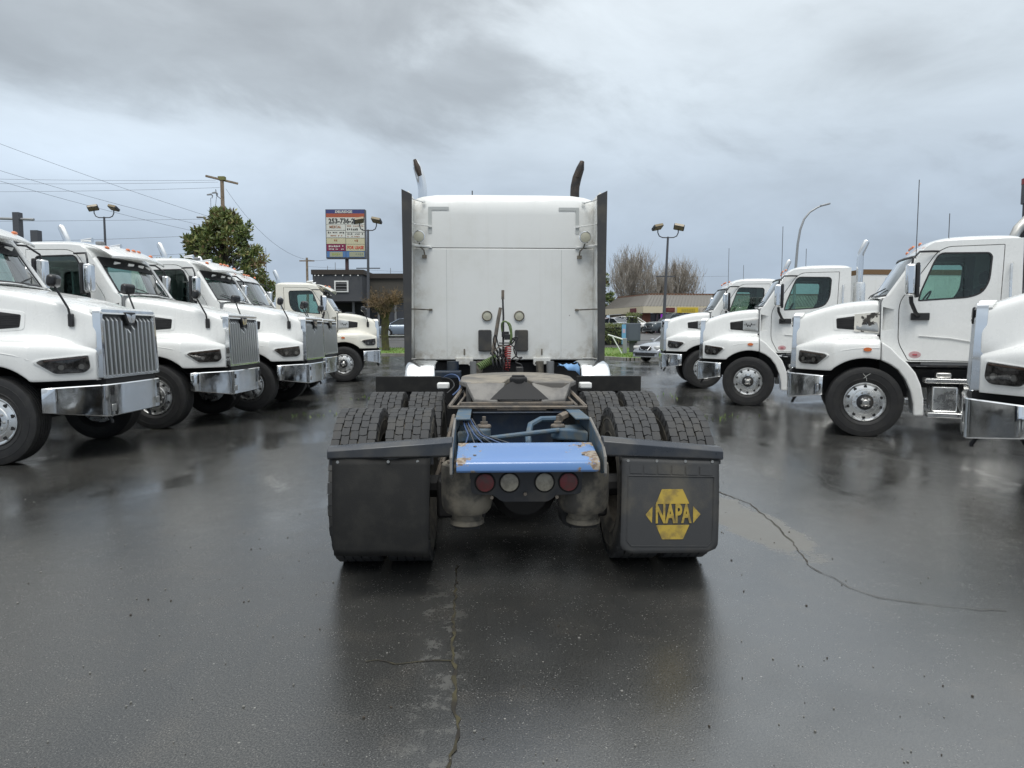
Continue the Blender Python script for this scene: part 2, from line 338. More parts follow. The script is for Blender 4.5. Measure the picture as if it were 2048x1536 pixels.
# ------------------------------------------------------------------ ground
ZP = [(-60, 0), (17, 0), (19, .03), (21.5, .08), (25, .12), (32, .15), (42, .18), (48, .5), (52, .8), (56, 1.1), (64, 1.4), (80, 1.5), (2500, 1.5)]
def gz(y): return interp(ZP, y)
def asphalt(t, b):
    g = t.n('NewGeometry').outputs['Position']; sp_ = t.n('SeparateXYZ', {0: g})
    mp = t.n('Mapping'); t.set(mp.inputs[0], g); mp.inputs['Scale'].default_value = (1, .55, 1); mp.inputs['Rotation'].default_value = (0, 0, R(22))
    big = t.noise(mp, .55, 5, .6, .4); med = t.noise(g, 3.2, 5, .65); fine = t.noise(g, 130, 3, .7); grit = t.noise(g, 420, 2, .6)
    vo = t.n('TexVoronoi', {'Scale': 60, 'Randomness': 1}); t.set(vo.inputs['Vector'], g)
    vo2 = t.n('TexVoronoi', {'Scale': 14, 'Randomness': 1}); t.set(vo2.inputs['Vector'], g)
    c = t.mix(t.ss(big, .38, .66), (.033, .034, .034), (.046, .0455, .043))
    c = t.mix(t.m('MULTIPLY', t.ss(med, .5, .75), .5), c, (.06, .056, .050))
    c = t.mix(t.ss(fine, .38, .66), t.mix(1.0, c, (.5, .5, .5), 'MULTIPLY'), t.mix(1.0, c, (2.0, 1.97, 1.9), 'MULTIPLY'))
    spk = t.m('MULTIPLY', t.ss(vo.outputs['Distance'], .20, .12), t.ss(t.noise(g, 9, 2), .45, .60))
    c = t.mix(t.m('MULTIPLY', spk, .6), c, (.22, .215, .20))
    spk2 = t.m('MULTIPLY', t.ss(vo2.outputs['Distance'], .075, .05), t.ss(t.noise(g, 2.3, 2), .45, .6))
    c = t.mix(t.m('MULTIPLY', spk2, .7), c, (.34, .33, .30))
    # pale worn patches along the crack
    cx = t.m('ABSOLUTE', t.m('ADD', sp_.outputs[0], t.m('ADD', t.m('MULTIPLY', t.m('SUBTRACT', sp_.outputs[1], 2.4), .062), .30)))
    ptc = t.m('MULTIPLY', t.m('MULTIPLY', t.ss(cx, .22, .01), t.ss(sp_.outputs[1], 4.6, 3.9)), t.ss(t.noise(g, 8, 6, .75), .50, .62))
    c = t.mix(t.m('MULTIPLY', ptc, .42), c, (.12, .117, .105))
    moss = t.m('MULTIPLY', t.ss(t.noise(g, .9, 5, .7), .58, .7), t.ss(sp_.outputs[1], 7.5, 12))
    c = t.mix(t.m('MULTIPLY', moss, .6), c, (.035, .04, .014))
    # a worn, faster-drying area right of the truck
    dx = t.m('DIVIDE', t.m('SUBTRACT', sp_.outputs[0], t.m('ADD', 1.98, t.m('MULTIPLY', t.m('SUBTRACT', sp_.outputs[1], 5.7), -.12))), .30); dy = t.m('DIVIDE', t.m('SUBTRACT', sp_.outputs[1], 5.75), 1.05)
    dr = t.m('ADD', t.m('SQRT', t.m('ADD', t.m('MULTIPLY', dx, dx), t.m('MULTIPLY', dy, dy))), t.m('MULTIPLY', t.m('SUBTRACT', t.noise(g, 3.0, 6, .7), .5), 1.5))
    dry = t.ss(dr, 1.05, .72)
    c = t.mix(t.m('MULTIPLY', dry, .85), c, (.135, .126, .108))
    t.set(b.inputs['Base Color'], c)
    wet = t.ss(t.m('ADD', t.m('MULTIPLY', big, .75), t.m('MULTIPLY', med, .25)), .36, .62)
    ro = t.m('ADD', t.m('MULTIPLY', wet, .16), .10)
    ro = t.m('ADD', ro, t.m('MULTIPLY', t.m('MAXIMUM', spk, ptc), .25))
    pud = t.m('MULTIPLY', t.ss(t.noise(mp, .85, 7, .66, .6), .48, .60), t.ss(sp_.outputs[1], 4.5, 7.0))      # standing water film
    ro = t.m('MULTIPLY', ro, t.m('SUBTRACT', 1.0, t.m('MULTIPLY', pud, .48)))
    ro = t.m('ADD', ro, t.m('MULTIPLY', dry, .22)); ro = t.m('ADD', ro, t.m('MULTIPLY', t.m('SUBTRACT', fine, .5), .16))
    t.set(b.inputs['Roughness'], ro)
    h = t.m('ADD', t.m('MULTIPLY', fine, .7), t.m('MULTIPLY', grit, .25)); h = t.m('ADD', h, t.m('MULTIPLY', med, .9))
    bp = t.n('Bump', {'Strength': t.m('SUBTRACT', .27, t.m('MULTIPLY', pud, .16)), 'Distance': .004, 'Height': h}); t.set(b.inputs['Normal'], bp)
    sheen = t.m('MULTIPLY', t.m('SUBTRACT', 1.0, t.m('MULTIPLY', dry, .9)), t.ss(t.m('ADD', sp_.outputs[0], t.m('MULTIPLY', t.m('SUBTRACT', t.noise(g, .6, 4, .6, .5), .5), 5.0)), -.8, 1.6))     # stronger reflection set right of the truck to brighten the wet ground
    t.set(b.inputs['IOR'], t.m('ADD', t.m('MULTIPLY', sheen, .85), 1.8)); t.set(b.inputs['Specular IOR Level'], .5)
M['asphalt'] = mat('wet_asphalt', (.04, .04, .04), .3, fn=asphalt)
M['road'] = mat('road_asphalt', (.06, .06, .06), .45, fn=vary((.06, .06, .061), (.085, .083, .08), .4, bump=.3, bscale=40, kind='Object'))
M['concrete'] = mat('kerb_concrete', (.26, .25, .23), .8, fn=vary((.28, .27, .25), (.16, .15, .13), 2.5))
M['soil'] = mat('distant_ground', (.10, .10, .09), .9, fn=vary((.085, .085, .08), (.13, .125, .11), .06))
M['lawn'] = mat('lawn', (.09, .15, .03), .9, fn=vary((.095, .19, .028), (.17, .20, .055), 1.2, .4, .7, bump=.6, bscale=25))
M['grass'] = mat('grass_blades', (.1, .19, .03), .8, fn=vary((.11, .235, .03), (.19, .23, .065), .8))
M['crack'] = mat('dirt_filled_crack', (.028, .023, .014), .9, fn=vary((.017, .014, .011), (.055, .048, .022), 9))
M['crack2'] = mat('moist_crack', (.06, .055, .045), .8, fn=vary((.035, .03, .024), (.085, .08, .068), 6))
M['drypatch'] = mat('worn_asphalt_patch', (.085, .078, .066), .6, fn=vary((.085, .08, .07), (.125, .115, .098), 5, bump=.5, bscale=90))

def sheet(name, xs, ys, m_, dz, hole=None):
    b = MB(); b.grid([[(x, y, gz(y) + dz) for x in xs] for y in ys]); o = b.obj(name, m_, kind='structure', fix=False); return o
YS = [-60, -20, 0, 10, 17, 18, 19, 20, 21.5, 23, 25, 28, 32, 36, 42, 44, 46, 48, 50, 52, 54, 56, 60, 64, 70, 80, 120, 300, 900, 2400]
sheet('ground', [-2500, -300, -80, -20, 0, 20, 80, 300, 2500], YS, M['soil'], -.03)
sheet('parking_lot', [-60, -20, -10, 0, 10, 20, 60], [y for y in YS if -20 <= y <= 42] + [46], M['asphalt'], 0)
sheet('road', [-200, -60, 0, 60, 200], [47.4, 48, 50, 52, 53.5], M['road'], .004)
sheet('plaza_pavement', [-120, -40, 0, 40, 120], [54.2, 56, 60, 64, 70, 80, 110], M['road'], -.02)
# grass verge with its kerb
vp = [(-60, 42.0), (-8, 41.8), (3.4, 39.8), (4.9, 37.2), (5.9, 34.9), (6.7, 35.2), (7.8, 37.8), (10.6, 40), (11.5, 43), (11.6, 46.2), (-60, 46.2)]
vpr = rpoly(vp, [0, 3, 1.5, 1.5, .8, .8, 1.2, 1.5, 1.5, 0, 0], 4)
def fan(b, poly, dz):
    bm_ = MB().plate(poly, [], lambda a, c, d: (a, c, gz(c) + dz + d), .1); b.add(bm_.v, bm_.f)
b = MB(); ys_ = [32.9, 36, 39, 42, 44, 46.2]
fan(b, vpr, .13); b.obj('grass_verge', M['lawn'], kind='structure', ang=0)
b = MB(); q = vpr[:-2]
for i in range(len(q) - 1):
    a, c = Vector(q[i]), Vector(q[i + 1])
    if (c - a).length < .01: continue
    k = max(1, int((c - a).length / 1.5)); nn = Vector((c - a).normalized()); nn = Vector((nn.y, -nn.x))
    for j in range(k):
        p, r_ = a.lerp(c, j / k), a.lerp(c, (j + 1) / k); z0, z1 = gz(p.y), gz(r_.y)
        o_ = nn * .16
        b.add([(p.x + o_.x, p.y + o_.y, z0 - .05), (r_.x + o_.x, r_.y + o_.y, z1 - .05), (r_.x + o_.x, r_.y + o_.y, z1 + .13), (p.x + o_.x, p.y + o_.y, z0 + .13), (p.x - o_.x * .2, p.y - o_.y * .2, z0 + .135), (r_.x - o_.x * .2, r_.y - o_.y * .2, z1 + .135)], [(0, 1, 2, 3), (3, 2, 5, 4)])
b.obj('kerb', M['concrete'], kind='structure', ang=0)
from mathutils.geometry import intersect_point_tri_2d
def inside(p, poly):
    c = False
    for i in range(len(poly)):
        (x1, y1), (x2, y2) = poly[i - 1], poly[i]
        if (y1 > p[1]) != (y2 > p[1]) and p[0] < (x2 - x1) * (p[1] - y1) / (y2 - y1) + x1: c = not c
    return c
b = MB(); k = 0
while k < 9000:
    x, y = rnd.uniform(-26, 11), rnd.uniform(32.8, 46.2)
    if not inside((x, y), vpr): continue
    a = rnd.uniform(0, 6.3); h = rnd.uniform(.05, .13); d = Vector((math.cos(a), math.sin(a), 0)); ln = Vector((rnd.uniform(-.4, .4), rnd.uniform(-.4, .4), 1)).normalized() * h
    p = Vector((x, y, gz(y) + .12)); b.add([p - d * .03, p + d * .03, p + ln], [(0, 1, 2)]); k += 1
b.obj('grass', M['grass'], ang=0, fix=False, kind='stuff')

# cracks and worn patch in the asphalt
def strip(name, pts, w0, w1, m_, dz=.004, step=.045, jag=.018, label=None):
    b = MB(); P = []
    for (a, c) in zip(pts, pts[1:]):
        a, c = Vector(a), Vector(c); k = max(1, int((c - a).length / step)); P += [a.lerp(c, j / k) for j in range(k)]
    P.append(Vector(pts[-1])); L_, R_ = [], []
    for i, p in enumerate(P):
        d = (P[min(i + 1, len(P) - 1)] - P[max(0, i - 1)]).normalized(); nn = Vector((-d.y, d.x)); f = i / (len(P) - 1)
        p = p + nn * rnd.uniform(-jag, jag); wd = lerp(w0, w1, f) * rnd.uniform(.35, 1.25)
        L_.append((p.x + nn.x * wd, p.y + nn.y * wd, dz)); R_.append((p.x - nn.x * wd, p.y - nn.y * wd, dz))
    b.grid([R_, L_]); return b.obj(name, m_, kind='structure', ang=0, fix=False)
strip('pavement_crack', [(-.369, 4.64), (-.35, 4.26), (-.313, 3.67), (-.291, 3.31), (-.247, 2.98), (-.242, 2.816), (-.212, 2.668), (-.225, 2.535), (-.234, 2.42), (-.27, 2.1)], .006, .011, M['crack'], .004, .035, .010)
strip('pavement_crack', [(-.286, 3.253), (-.368, 3.237), (-.5, 3.222), (-.7, 3.25)], .006, .003, M['crack'])
strip('pavement_crack', [(2.0, 7.1), (2.05, 6.8), (2.185, 6.328), (2.16, 5.702), (2.098, 5.088), (2.05, 4.85), (1.998, 4.59), (2.076, 4.326), (2.089, 4.222), (2.181, 4.043), (2.467, 3.93), (2.66, 3.87), (2.8, 3.85)], .008, .003, M['crack2'], .004, .06, .010)
b = MB()
for _ in range(450):                                             # loose grit and leaf litter on the asphalt
    y = rnd.uniform(2.0, 9) ; x = rnd.uniform(-.75, .75) * y
    s_ = rnd.uniform(.002, .0055); b.box((x, y, s_ * .5 + .001), (s_ * rnd.uniform(.8, 2.2), s_ * rnd.uniform(.8, 2), s_), Matrix.Rotation(rnd.uniform(0, 3), 3, 'Z'), rnd.choice((0, 0, 1)))
b.obj('gravel', [mat('pale_grit', (.2, .195, .18), .8), mat('dark_grit', (.05, .04, .03), .8)], ang=0, fix=False, kind='stuff')
# ------------------------------------------------------------------ wheels (axis Y, outer face +Y)
def tyre_mesh(drive=False):
    w_, b = .28 if drive else .30, MB(); h = w_ / 2; tr = .506 if drive else .525
    side = [(.285, -h * .70), (.30, -h * .82), (.33, -h * .92), (.345, -h * .955), (.348, -h * .985), (.354, -h * .985), (.357, -h * .965), (.40, -h), (.438, -h), (.440, -h * 1.018), (.446, -h * 1.018), (.448, -h), (.46, -h * .99), (.495, -h * .955), (tr - .006, -h * .90), (tr, -h * .80)]
    mid = []
    if not drive:
        for yc in (-.062, -.021, .021, .062): mid += [(tr, yc - .007), (tr - .013, yc - .005), (tr - .013, yc + .005), (tr, yc + .007)]
    prof = side + mid + [(r_, -y) for r_, y in side[::-1]]
    b.lathe(prof, 72)
    if drive:
        N = 46
        for row, yc in enumerate((-.112, -.056, 0, .056, .112)):
            for k in range(N):
                a0 = 2 * math.pi * (k + (.5 if row % 2 else 0)) / N; da = 2 * math.pi / N
                wy = .0525 if row in (1, 2, 3) else .055; g = .045
                sk = .004 * (1 if k % 2 else -1); A = []
                for (rr, e) in ((tr - .002, 0), (.526, .0022)):
                    for (fa, fy) in ((g, -1), (1 - g, -1), (1 - g + (.10 if row in (1, 3) else 0), 0), (1 - g, 1), (g, 1), (g + (.10 if row in (1, 3) else -.05), 0)):
                        an = a0 + da * fa; y = yc + fy * (wy / 2 - e) + sk * .5
                        A.append((rr * math.cos(an), y, rr * math.sin(an)))
                o = list(range(6)); p_ = list(range(6, 12))
                b.add(A, [tuple(p_)] + [(o[i], o[(i + 1) % 6], p_[(i + 1) % 6], p_[i]) for i in range(6)], 1)
        for k in range(N * 1):                               # shoulder lugs running down the sidewall
            for sgn in (-1, 1):
                a0 = 2 * math.pi * k / N; a1 = a0 + 2 * math.pi / N * .72
                q = [(rr * math.cos(a), sgn * y, rr * math.sin(a)) for rr, y in ((.524, .135), (.470, .1445)) for a in (a0, a1)]
                b.add(q, [(0, 1, 3, 2)] if sgn > 0 else [(0, 2, 3, 1)], 1)
        for i in range(len(b.mi)):
            if b.mi[i] == 0: b.mi[i] = 0
    me = b.mesh('tyre', [M['tyrewall'], M['worntyre']] if drive else M['tyre'], 32)
    return me
TY = tyre_mesh(); TYD = tyre_mesh(True)
def rim_parts(steer):
    s = 1 if steer else .28
    b = MB()
    if steer: prof = [(.292, .06), (.296, .122), (.291, .134), (.283, .136), (.276, .128), (.268, .112), (.255, .108), (.205, .125), (.19, .128), (.182, .140), (.172, .143), (.118, .147), (.115, .10)]
    else: prof = [(.292, .05), (.296, .118), (.290, .128), (.28, .128), (.272, .11), (.262, .0), (.25, -.05), (.20, -.075), (.12, -.08), (.115, -.1)]
    b.lathe(prof, 48)
    b.lathe([(.292, .06), (.28, -.10), (.16, -.06), (.12, .0)], 32)
    rim = b.mesh('rim', M['alu'], 30)
    yo = .118 if steer else -.066
    b = MB()
    for k in range(10):
        a = 2 * math.pi * k / 10; b.disc((.232 * math.cos(a), yo - .012, .232 * math.sin(a)), .0235, 'Y', .0145, 14)
    holes = b.mesh('vent_holes', M['dark'], 30)
    b = MB()
    for k in range(10):
        a = 2 * math.pi * (k + .5) / 10; p = (.143 * math.cos(a), yo + .025, .143 * math.sin(a)); b.disc(p, .0165, 'Y', .03, 6)
    lugs = b.mesh('lug_nuts', M['brushed'], 30)
    b = MB(); y0 = .10 if steer else -.1
    b.lathe([(.112, y0), (.108, y0 + .055), (.085, y0 + .062), (.084, y0 + .06), (.078, y0 + .1), (.05, y0 + .115), (.045, y0 + .112), (.03, y0 + .125), (0.001, y0 + .126)], 24)
    hub = b.mesh('hub', [M['frame'], M['brushed']], 30)
    for p in hub.polygons:
        if max(abs(c) for c in (p.center.x, p.center.z)) < .056: p.material_index = 1
    return rim, holes, lugs, hub
RIM_S, RIM_D = rim_parts(True), rim_parts(False)
def wheel(parent, loc, flip=False, steer=True, drive=False, bare=False, rz=0, spin=0):
    o = link('wheel', TYD if drive else TY, parent, loc=loc, rot=(0, 0, rz + (math.pi if flip else 0)))
    o.rotation_euler.y = spin
    if not bare:
        for n, me in zip(('rim', 'vent_holes', 'lug_nuts', 'hub'), RIM_S if steer else RIM_D): link(n, me, o, kind='stuff' if n in ('vent_holes', 'lug_nuts') else None)
    return o

# ------------------------------------------------------------------ day-cab truck: x forward, y left, origin under the front axle
def zt(u): return interp([(-.2, 2.085), (0, 2.078), (.2, 2.06), (.42, 2.02), (.62, 1.965), (.80, 1.905), (.90, 1.868), (.97, 1.845)], u)
def hw(u): return interp([(-.2, .87), (0, .835), (.2, .80), (.42, .755), (.62, .71), (.8, .675), (.97, .65)], u)
def zf(u): return interp([(-.2, 1.475), (.2, 1.485), (.45, 1.47), (.67, 1.43), (.85, 1.375), (.97, 1.335)], u)
def vf(u): return interp([(-.2, 1.2), (.42, 1.2), (.50, 1.17), (.58, 1.10), (.67, 1.01), (.80, .875), (.90, .775), (.97, .70)], u)
def zl(u): return .525 + math.sqrt(max(.66 ** 2 - u * u, 0)) if -.655 < u < .45 else .985
EXT = 0.0
def hood_section(u):
    g = u if u > .42 else .42 - (.42 - u) * .62 / (.62 + EXT)
    h, f, z, q = hw(g), vf(u), zt(g) + (.10 * (.42 - g) / .62 if EXT and g < .42 else 0), zf(g); e = max(f - h, .045)
    P = [(0, z), (h * .35, z - .004), (h * .70, z - .014), (h - .075, z - .035), (h - .025, z - .062), (h - .002, z - .11), (h + .010, z - .20), (h + min(.03, e * .5), lerp(z, q, .62))]
    P += [(h + min(.045, e * .6) + e * .03, q + .055), (h + e * .22, q + .018), (h + e * .5, q + .004), (f - min(.10, e * .25), q - .012), (f - min(.035, e * .1), q - .05), (f - .004, q - .12), (f, lerp(q - .13, zl(u), .5)), (f - .004, zl(u) + .012), (f - .008, zl(u))]
    return P
def build_truck(ext=0.0):
    global EXT
    EXT = ext
    root = empty('semi_truck')
    b = MB(); US = ([-.60, -.55, -.48, -.4, -.3] if ext else []) + [-.2, -.1, 0, .12, .24, .34, .42, .445, .455, .52, .60, .68, .76, .84, .91, .96, .97]
    rows = []
    for u in US:
        S = hood_section(u); rows.append([(u, -v, z) for v, z in S[::-1]] + [(u, v, z) for v, z in S[1:]])
    b.grid(rows)
    hood = b.obj('hood', M['white'], root, ang=60, solid=.025, sub=1)
    b = MB(); S = hood_section(.962)                                      # nose bulkhead behind the grille
    b.add([(.962, -v, z - .004) for v, z in S[::-1]] + [(.962, v, z - .004) for v, z in S[1:]], [tuple(range(2 * len(S) - 1))])
    b.obj('nose_panel', M['white'], hood, ang=0)
    # vents and emblem plates in the hood sides
    for s in (-1, 1):
        def hs(u, z, d=0):
            u = u - ext * .62; S = hood_section(u); v = S[6][0]
            for (v0, z0), (v1, z1) in zip(S[3:9], S[4:10]):
                if z1 <= z <= z0: v = lerp(v0, v1, (z0 - z) / max(z0 - z1, 1e-6))
            return (u, s * (v + d), z)
        def patch(name, pts, d, m_, par, ed=.02, r=.02, res=4):
            pl = rpoly(pts, r, 3); c = MB()
            cx = sum(p[0] for p in pl) / len(pl); cz = sum(p[1] for p in pl) / len(pl); k = len(pl)
            rings = [[hs(lerp(cx, p[0], f), lerp(cz, p[1], f), dd) for p in pl] for f, dd in ((1.0, -.02), (1.0, d), (.92, d + .004), (.5, d + .006), (.02, d + .006))]
            c.grid(rings, closed=True); return c.obj(name, m_, par, ang=40)
        patch('vent_surround', [(.44, 1.82), (-.185, 1.90), (-.185, 1.55), (.44, 1.60)], .008, M['white'], hood, r=.05)
        vt = patch('vent', [(.40, 1.785), (-.185, 1.865), (-.185, 1.575), (.39, 1.63)], .016, M['dark'], hood, r=.02)
        c = MB()
        for k in range(6):
            zz = 1.64 + k * .027; c.tube([hs(.38, zz, .024), hs(.14, zz - .008, .024)], .004, 4)
        c.obj('vent_mesh', M['black'], hood)
        pl = patch('emblem_plate', [(.13, 1.83), (-.18, 1.87), (-.18, 1.575), (.13, 1.61)], .030, M['brushed'], hood, r=.03)
        c = MB()                                                          # winged W mark
        for pts in ([(.075, 1.76), (.055, 1.76), (.030, 1.70), (.045, 1.685)], [(.045, 1.685), (.028, 1.685), (.004, 1.735), (.02, 1.735)], [(.02, 1.735), (.004, 1.735), (-.022, 1.685), (-.006, 1.685)], [(-.006, 1.685), (-.022, 1.685), (-.055, 1.76), (-.035, 1.76)],
                    [(.11, 1.735), (.075, 1.735), (.07, 1.722), (.11, 1.722)], [(-.035, 1.735), (-.12, 1.735), (-.12, 1.722), (-.03, 1.722)]):
            c.add([hs(a, q, .040) for a, q in pts], [(0, 1, 2, 3)])
        c.obj('emblem', M['black'], hood, ang=0)
        # headlight wrapped round the fender nose
        def fp(u, z, d=0):
            du = .02; n2 = Vector((-(vf(u + du) - vf(u - du)), 2 * du)).normalized(); n2 = Vector((n2.x, n2.y))
            return (u + n2.x * d, s * (vf(u) - .004 + n2.y * d), z)
        HL = rpoly([(.905, 1.29), (.56, 1.245), (.52, 1.215), (.66, 1.075), (.875, 1.08), (.92, 1.135)], [.02, .02, .02, .03, .03, .03], 3)
        def hl(name, sc_, ds, m_, par):
            cx, cz = .735, 1.185; c = MB(); c.grid([[fp(lerp(cx, p[0], f * sc_), lerp(cz, p[1], f * sc_), d) for p in HL] for f, d in ds], closed=True); return c.obj(name, m_, par, ang=40)
        hh = hl('headlight', 1.0, ((1.12, -.01), (1.12, .010), (1.02, .012), (1.0, .004), (.5, .004), (.02, .004)), M['white'], root)
        hl('bezel', 1.0, ((1.0, -.01), (1.0, .010), (.9, .008), (.5, .006), (.02, .006)), M['hlbody'], hh)
        for (uu, zz, r_) in ((.85, 1.155, .032), (.70, 1.15, .032)):
            c = MB(); p = Vector(fp(uu, zz, .008)); q = Vector(fp(uu, zz, .022)); c.tube([p, q], r_, 14); c.obj('lamp', M['hlamp'], hh)
        c = MB(); c.tube([fp(.89, 1.262, .014), fp(.72, 1.244, .014), fp(.58, 1.225, .014)], .010, 6); c.obj('turn_signal', M['smoke_amber'], hh)
        hl('lens', 1.0, ((1.0, .010), (.97, .024), (.5, .028), (.02, .028)), M['lens'], hh)
        c = MB(); c.tube([(-.02, s * 1.2, 1.315), (-.02, s * 1.216, 1.315)], .03, 12)
        o = c.obj('side_marker', M['amber'], hood)
        for v in o.data.vertices: v.co.x = -.02 + (v.co.x + .02) * 1.9
        def sv_at(u, z):
            S = hood_section(u)
            for (v0, z0), (v1, z1) in zip(S, S[1:]):
                if z1 <= z <= z0: return lerp(v0, v1, (z0 - z) / max(z0 - z1, 1e-6))
            return S[-1][0]
        c = MB(); c.tube([(u, s * (sv_at(u, z) - .003), z) for u, z in ((.66, 1.12), (.56, 1.19), (.44, 1.255), (.3, 1.30), (.15, 1.325), (0, 1.335), (-.18, 1.335))], .007, 6); c.obj('crease_line', M['white'], hood)
        c = MB(); c.bx(-.215 - ext, -.165 - ext, s * (.80 if ext else .86), s * (.935 if ext else .935), 1.49, 1.535); c.obj('hood_latch', M['black'], hood, bevel=.008)
        # flared panel behind the wheel, below the cab
        RF = [(-.205, 1.43), (-.33, 1.345), (-.46, 1.20), (-.55, 1.12), (-.66, .98), (-.735, .80), (-.775, .6), (-.785, .35), (-.65, .35), (-.645, .52), (-.605, .70), (-.53, .88), (-.43, 1.02), (-.32, 1.10), (-.205, 1.155)]
        c = MB(); c.prism(RF[::-1] if s > 0 else RF, lambda a, z, d: (a, s * d, z), .72, 1.195)
        c.obj('rear_fender', M['white'], root, ang=30, bevel=.022, seg=3)
        # hood mirror on its stalk
        hm = MB(); hm.tube([(.70, s * .735, 1.72), (.69, s * .76, 1.86), (.60, s * .80, 2.06), (.57, s * .82, 2.13)], .0135, 6)
        hmo = hm.obj('hood_mirror', M['black'], root)
        c = MB(); c.box((.565, s * .82, 2.19), (.11, .215, .155), Matrix.Rotation(R(-s * 12), 3, 'Z') @ Matrix.Rotation(R(8), 3, 'Y')); c.obj('mirror_head', M['glossblack'], hmo, bevel=.045, seg=4)
        c = MB(); c.bx(.665, .735, s * .715, s * .752, 1.64, 1.80); c.obj('foot', M['black'], hmo, bevel=.014)
        # chrome wing and door mirror
        dm = MB(); dm.tube([(-.70, s * 1.00, 1.80), (-.63, s * 1.15, 1.86), (-.56, s * 1.24, 2.0), (-.55, s * 1.25, 2.09)], .03, 8)
        du = MB(); du.tube([(-.55, s * 1.25, 2.55), (-.56, s * 1.24, 2.63), (-.66, s * 1.10, 2.74), (-.84, s * .985, 2.75), (-.93, s * .98, 2.745)], .016, 6)
        du.obj('mirror_stay', M['black'], root); dm.bx(-.83, -.59, s * .985, s * 1.05, 1.75, 1.855); dmo = dm.obj('door_mirror', M['black'], root, bevel=.008)
        c = MB(); c.bx(-.645, -.60, s * 1.155, s * 1.335, 2.07, 2.57); c.obj('mirror_back', M['black'], dmo, bevel=.02, seg=3)
        c = MB(); c.bx(-.60, -.47, s * 1.165, s * 1.33, 2.10, 2.555); c.obj('mirror_shell', M['chrome'], dmo, bevel=.035, seg=3)
        c = MB(); c.bx(-.652, -.644, s * 1.17, s * 1.315, 2.22, 2.54); c.obj('mirror_glass', M['chrome'], dmo, bevel=.003)
    # grille
    gr = empty('grille'); gr.parent = root
    c = MB(); o_ = rpoly([(-.685, .995), (.685, .995), (.665, 1.86), (-.665, 1.86)], [.03, .03, .06, .06], 3); i_ = rpoly([(-.635, 1.03), (.635, 1.03), (.615, 1.795), (-.615, 1.795)], .03, 3)
    c.plate(o_, [i_], lambda a, z, d: (1.045 - (z - 1) * .035 + d, a, z), .10); c.obj('surround', M['chrome'], gr, ang=30, bevel=.012)
    c = MB(); c.plate(rpoly([(-.66, 1.80), (.66, 1.80), (.62, 1.885), (-.62, 1.885)], .03, 3), [], lambda a, z, d: (1.052 - (z - 1) * .035 + d - max(0, z - 1.83) * .6, a, z), .14); c.obj('crest', M['white'], gr, bevel=.015)
    c = MB(); c.bx(.965, .985, -.645, .645, 1.02, 1.80); c.obj('grille_screen', M['grilldark'], gr)
    barme = None
    for k in range(13):
        v = -.594 + k * .099
        top = 1.785 if abs(v) > .16 else 1.63 + abs(v) * .5
        x1 = 1.048 - (1.03 - 1) * .035; x2 = 1.045 - (top - .07 - 1) * .035
        c = MB(); w_ = .024
        c.grid([[(x1 - .05, v - w_, 1.03), (x2 - .05, v - w_, top - .07), (x2 - .085, v - w_, top)], [(x1, v - w_ * .75, 1.03), (x2, v - w_ * .75, top - .07), (x2 - .05, v - w_ * .75, top)],
                [(x1, v + w_ * .75, 1.03), (x2, v + w_ * .75, top - .07), (x2 - .05, v + w_ * .75, top)], [(x1 - .05, v + w_, 1.03), (x2 - .05, v + w_, top - .07), (x2 - .085, v + w_, top)]])
        c.obj('bar', M['grillbar'], gr, ang=30)
    c = MB(); em = rpoly([(-.13, 1.835), (.13, 1.835), (.12, 1.74), (.05, 1.66), (-.05, 1.66), (-.12, 1.74)], .02, 2)
    c.prism(em, lambda a, z, d: (d - (z - 1) * .035, a, z), 1.0, 1.062); c.obj('badge', M['black'], gr, bevel=.008)
    c = MB()
    for s in (-1, 1):
        for pts in ([(.02, 1.80), (.115, 1.815), (.10, 1.765), (.06, 1.70), (.035, 1.70)], [(0.004, 1.79), (.02, 1.79), (.03, 1.70), (.004, 1.69)]):
            c.prism([(s * a, z) for a, z in pts], lambda a, z, d: (d - (z - 1) * .035, a, z), 1.06, 1.07)
    c.obj('badge_wings', M['chrome'], gr)
    # bumper
    plan = [(.585, -1.165), (.70, -1.05), (.86, -.875), (1.02, -.70), (1.055, -.655), (1.075, -.60), (1.09, -.3), (1.094, 0), (1.09, .3), (1.075, .60), (1.055, .655), (1.02, .70), (.86, .875), (.70, 1.05), (.585, 1.165)]
    c = MB(); rows = []
    for x, y in plan:
        f = max(0, (abs(y) - .64) / .525); lo = lerp(.52, .615, f); hi = lerp(.925, .912, f); n_ = Vector((x - .2, y * .7)).normalized() * .012
        rows.append([(x - .05, y * .97, lo + .0), (x - n_.x, y - n_.y, lo), (x, y, lo + .012), (x, y, lerp(lo, hi, .5)), (x, y, hi - .012), (x - n_.x, y - n_.y, hi), (x - .10, y * .95, hi + .004)])
    c.grid(rows); bp = c.obj('bumper', M['chrome'], root, ang=28, solid=.02)
    for s in (-1, 1):
        c = MB(); c.bx(1.06, 1.083, s * .545, s * .595, .79, .86); c.obj('tow_slot', M['dark'], bp)
        c = MB(); c.bx(1.06, 1.085, s * .50, s * .59, .58, .67); c.obj('fog_lamp', M['brushed'], bp, bevel=.006)
        c = MB(); c.tube([(.95, s * .47, .53), (1.0, s * .47, .45), (1.0, s * .47, .42)], .022, 6); c.obj('tow_hook', M['black'], bp)
    # black boxes added to block light inside the hood; axle, frame
    c = MB(); c.bx(-.3, .9, -.52, .52, .62, 1.72); c.bx(-.19, .40, -1.0, 1.0, 1.20, 1.30); c.bx(-.6, -.21, -.9, .9, .6, 1.35); c.bx(.6, 1.02, -.60, .60, .60, 1.0); c.obj('hood_light_block', M['dark'], root, ang=0)
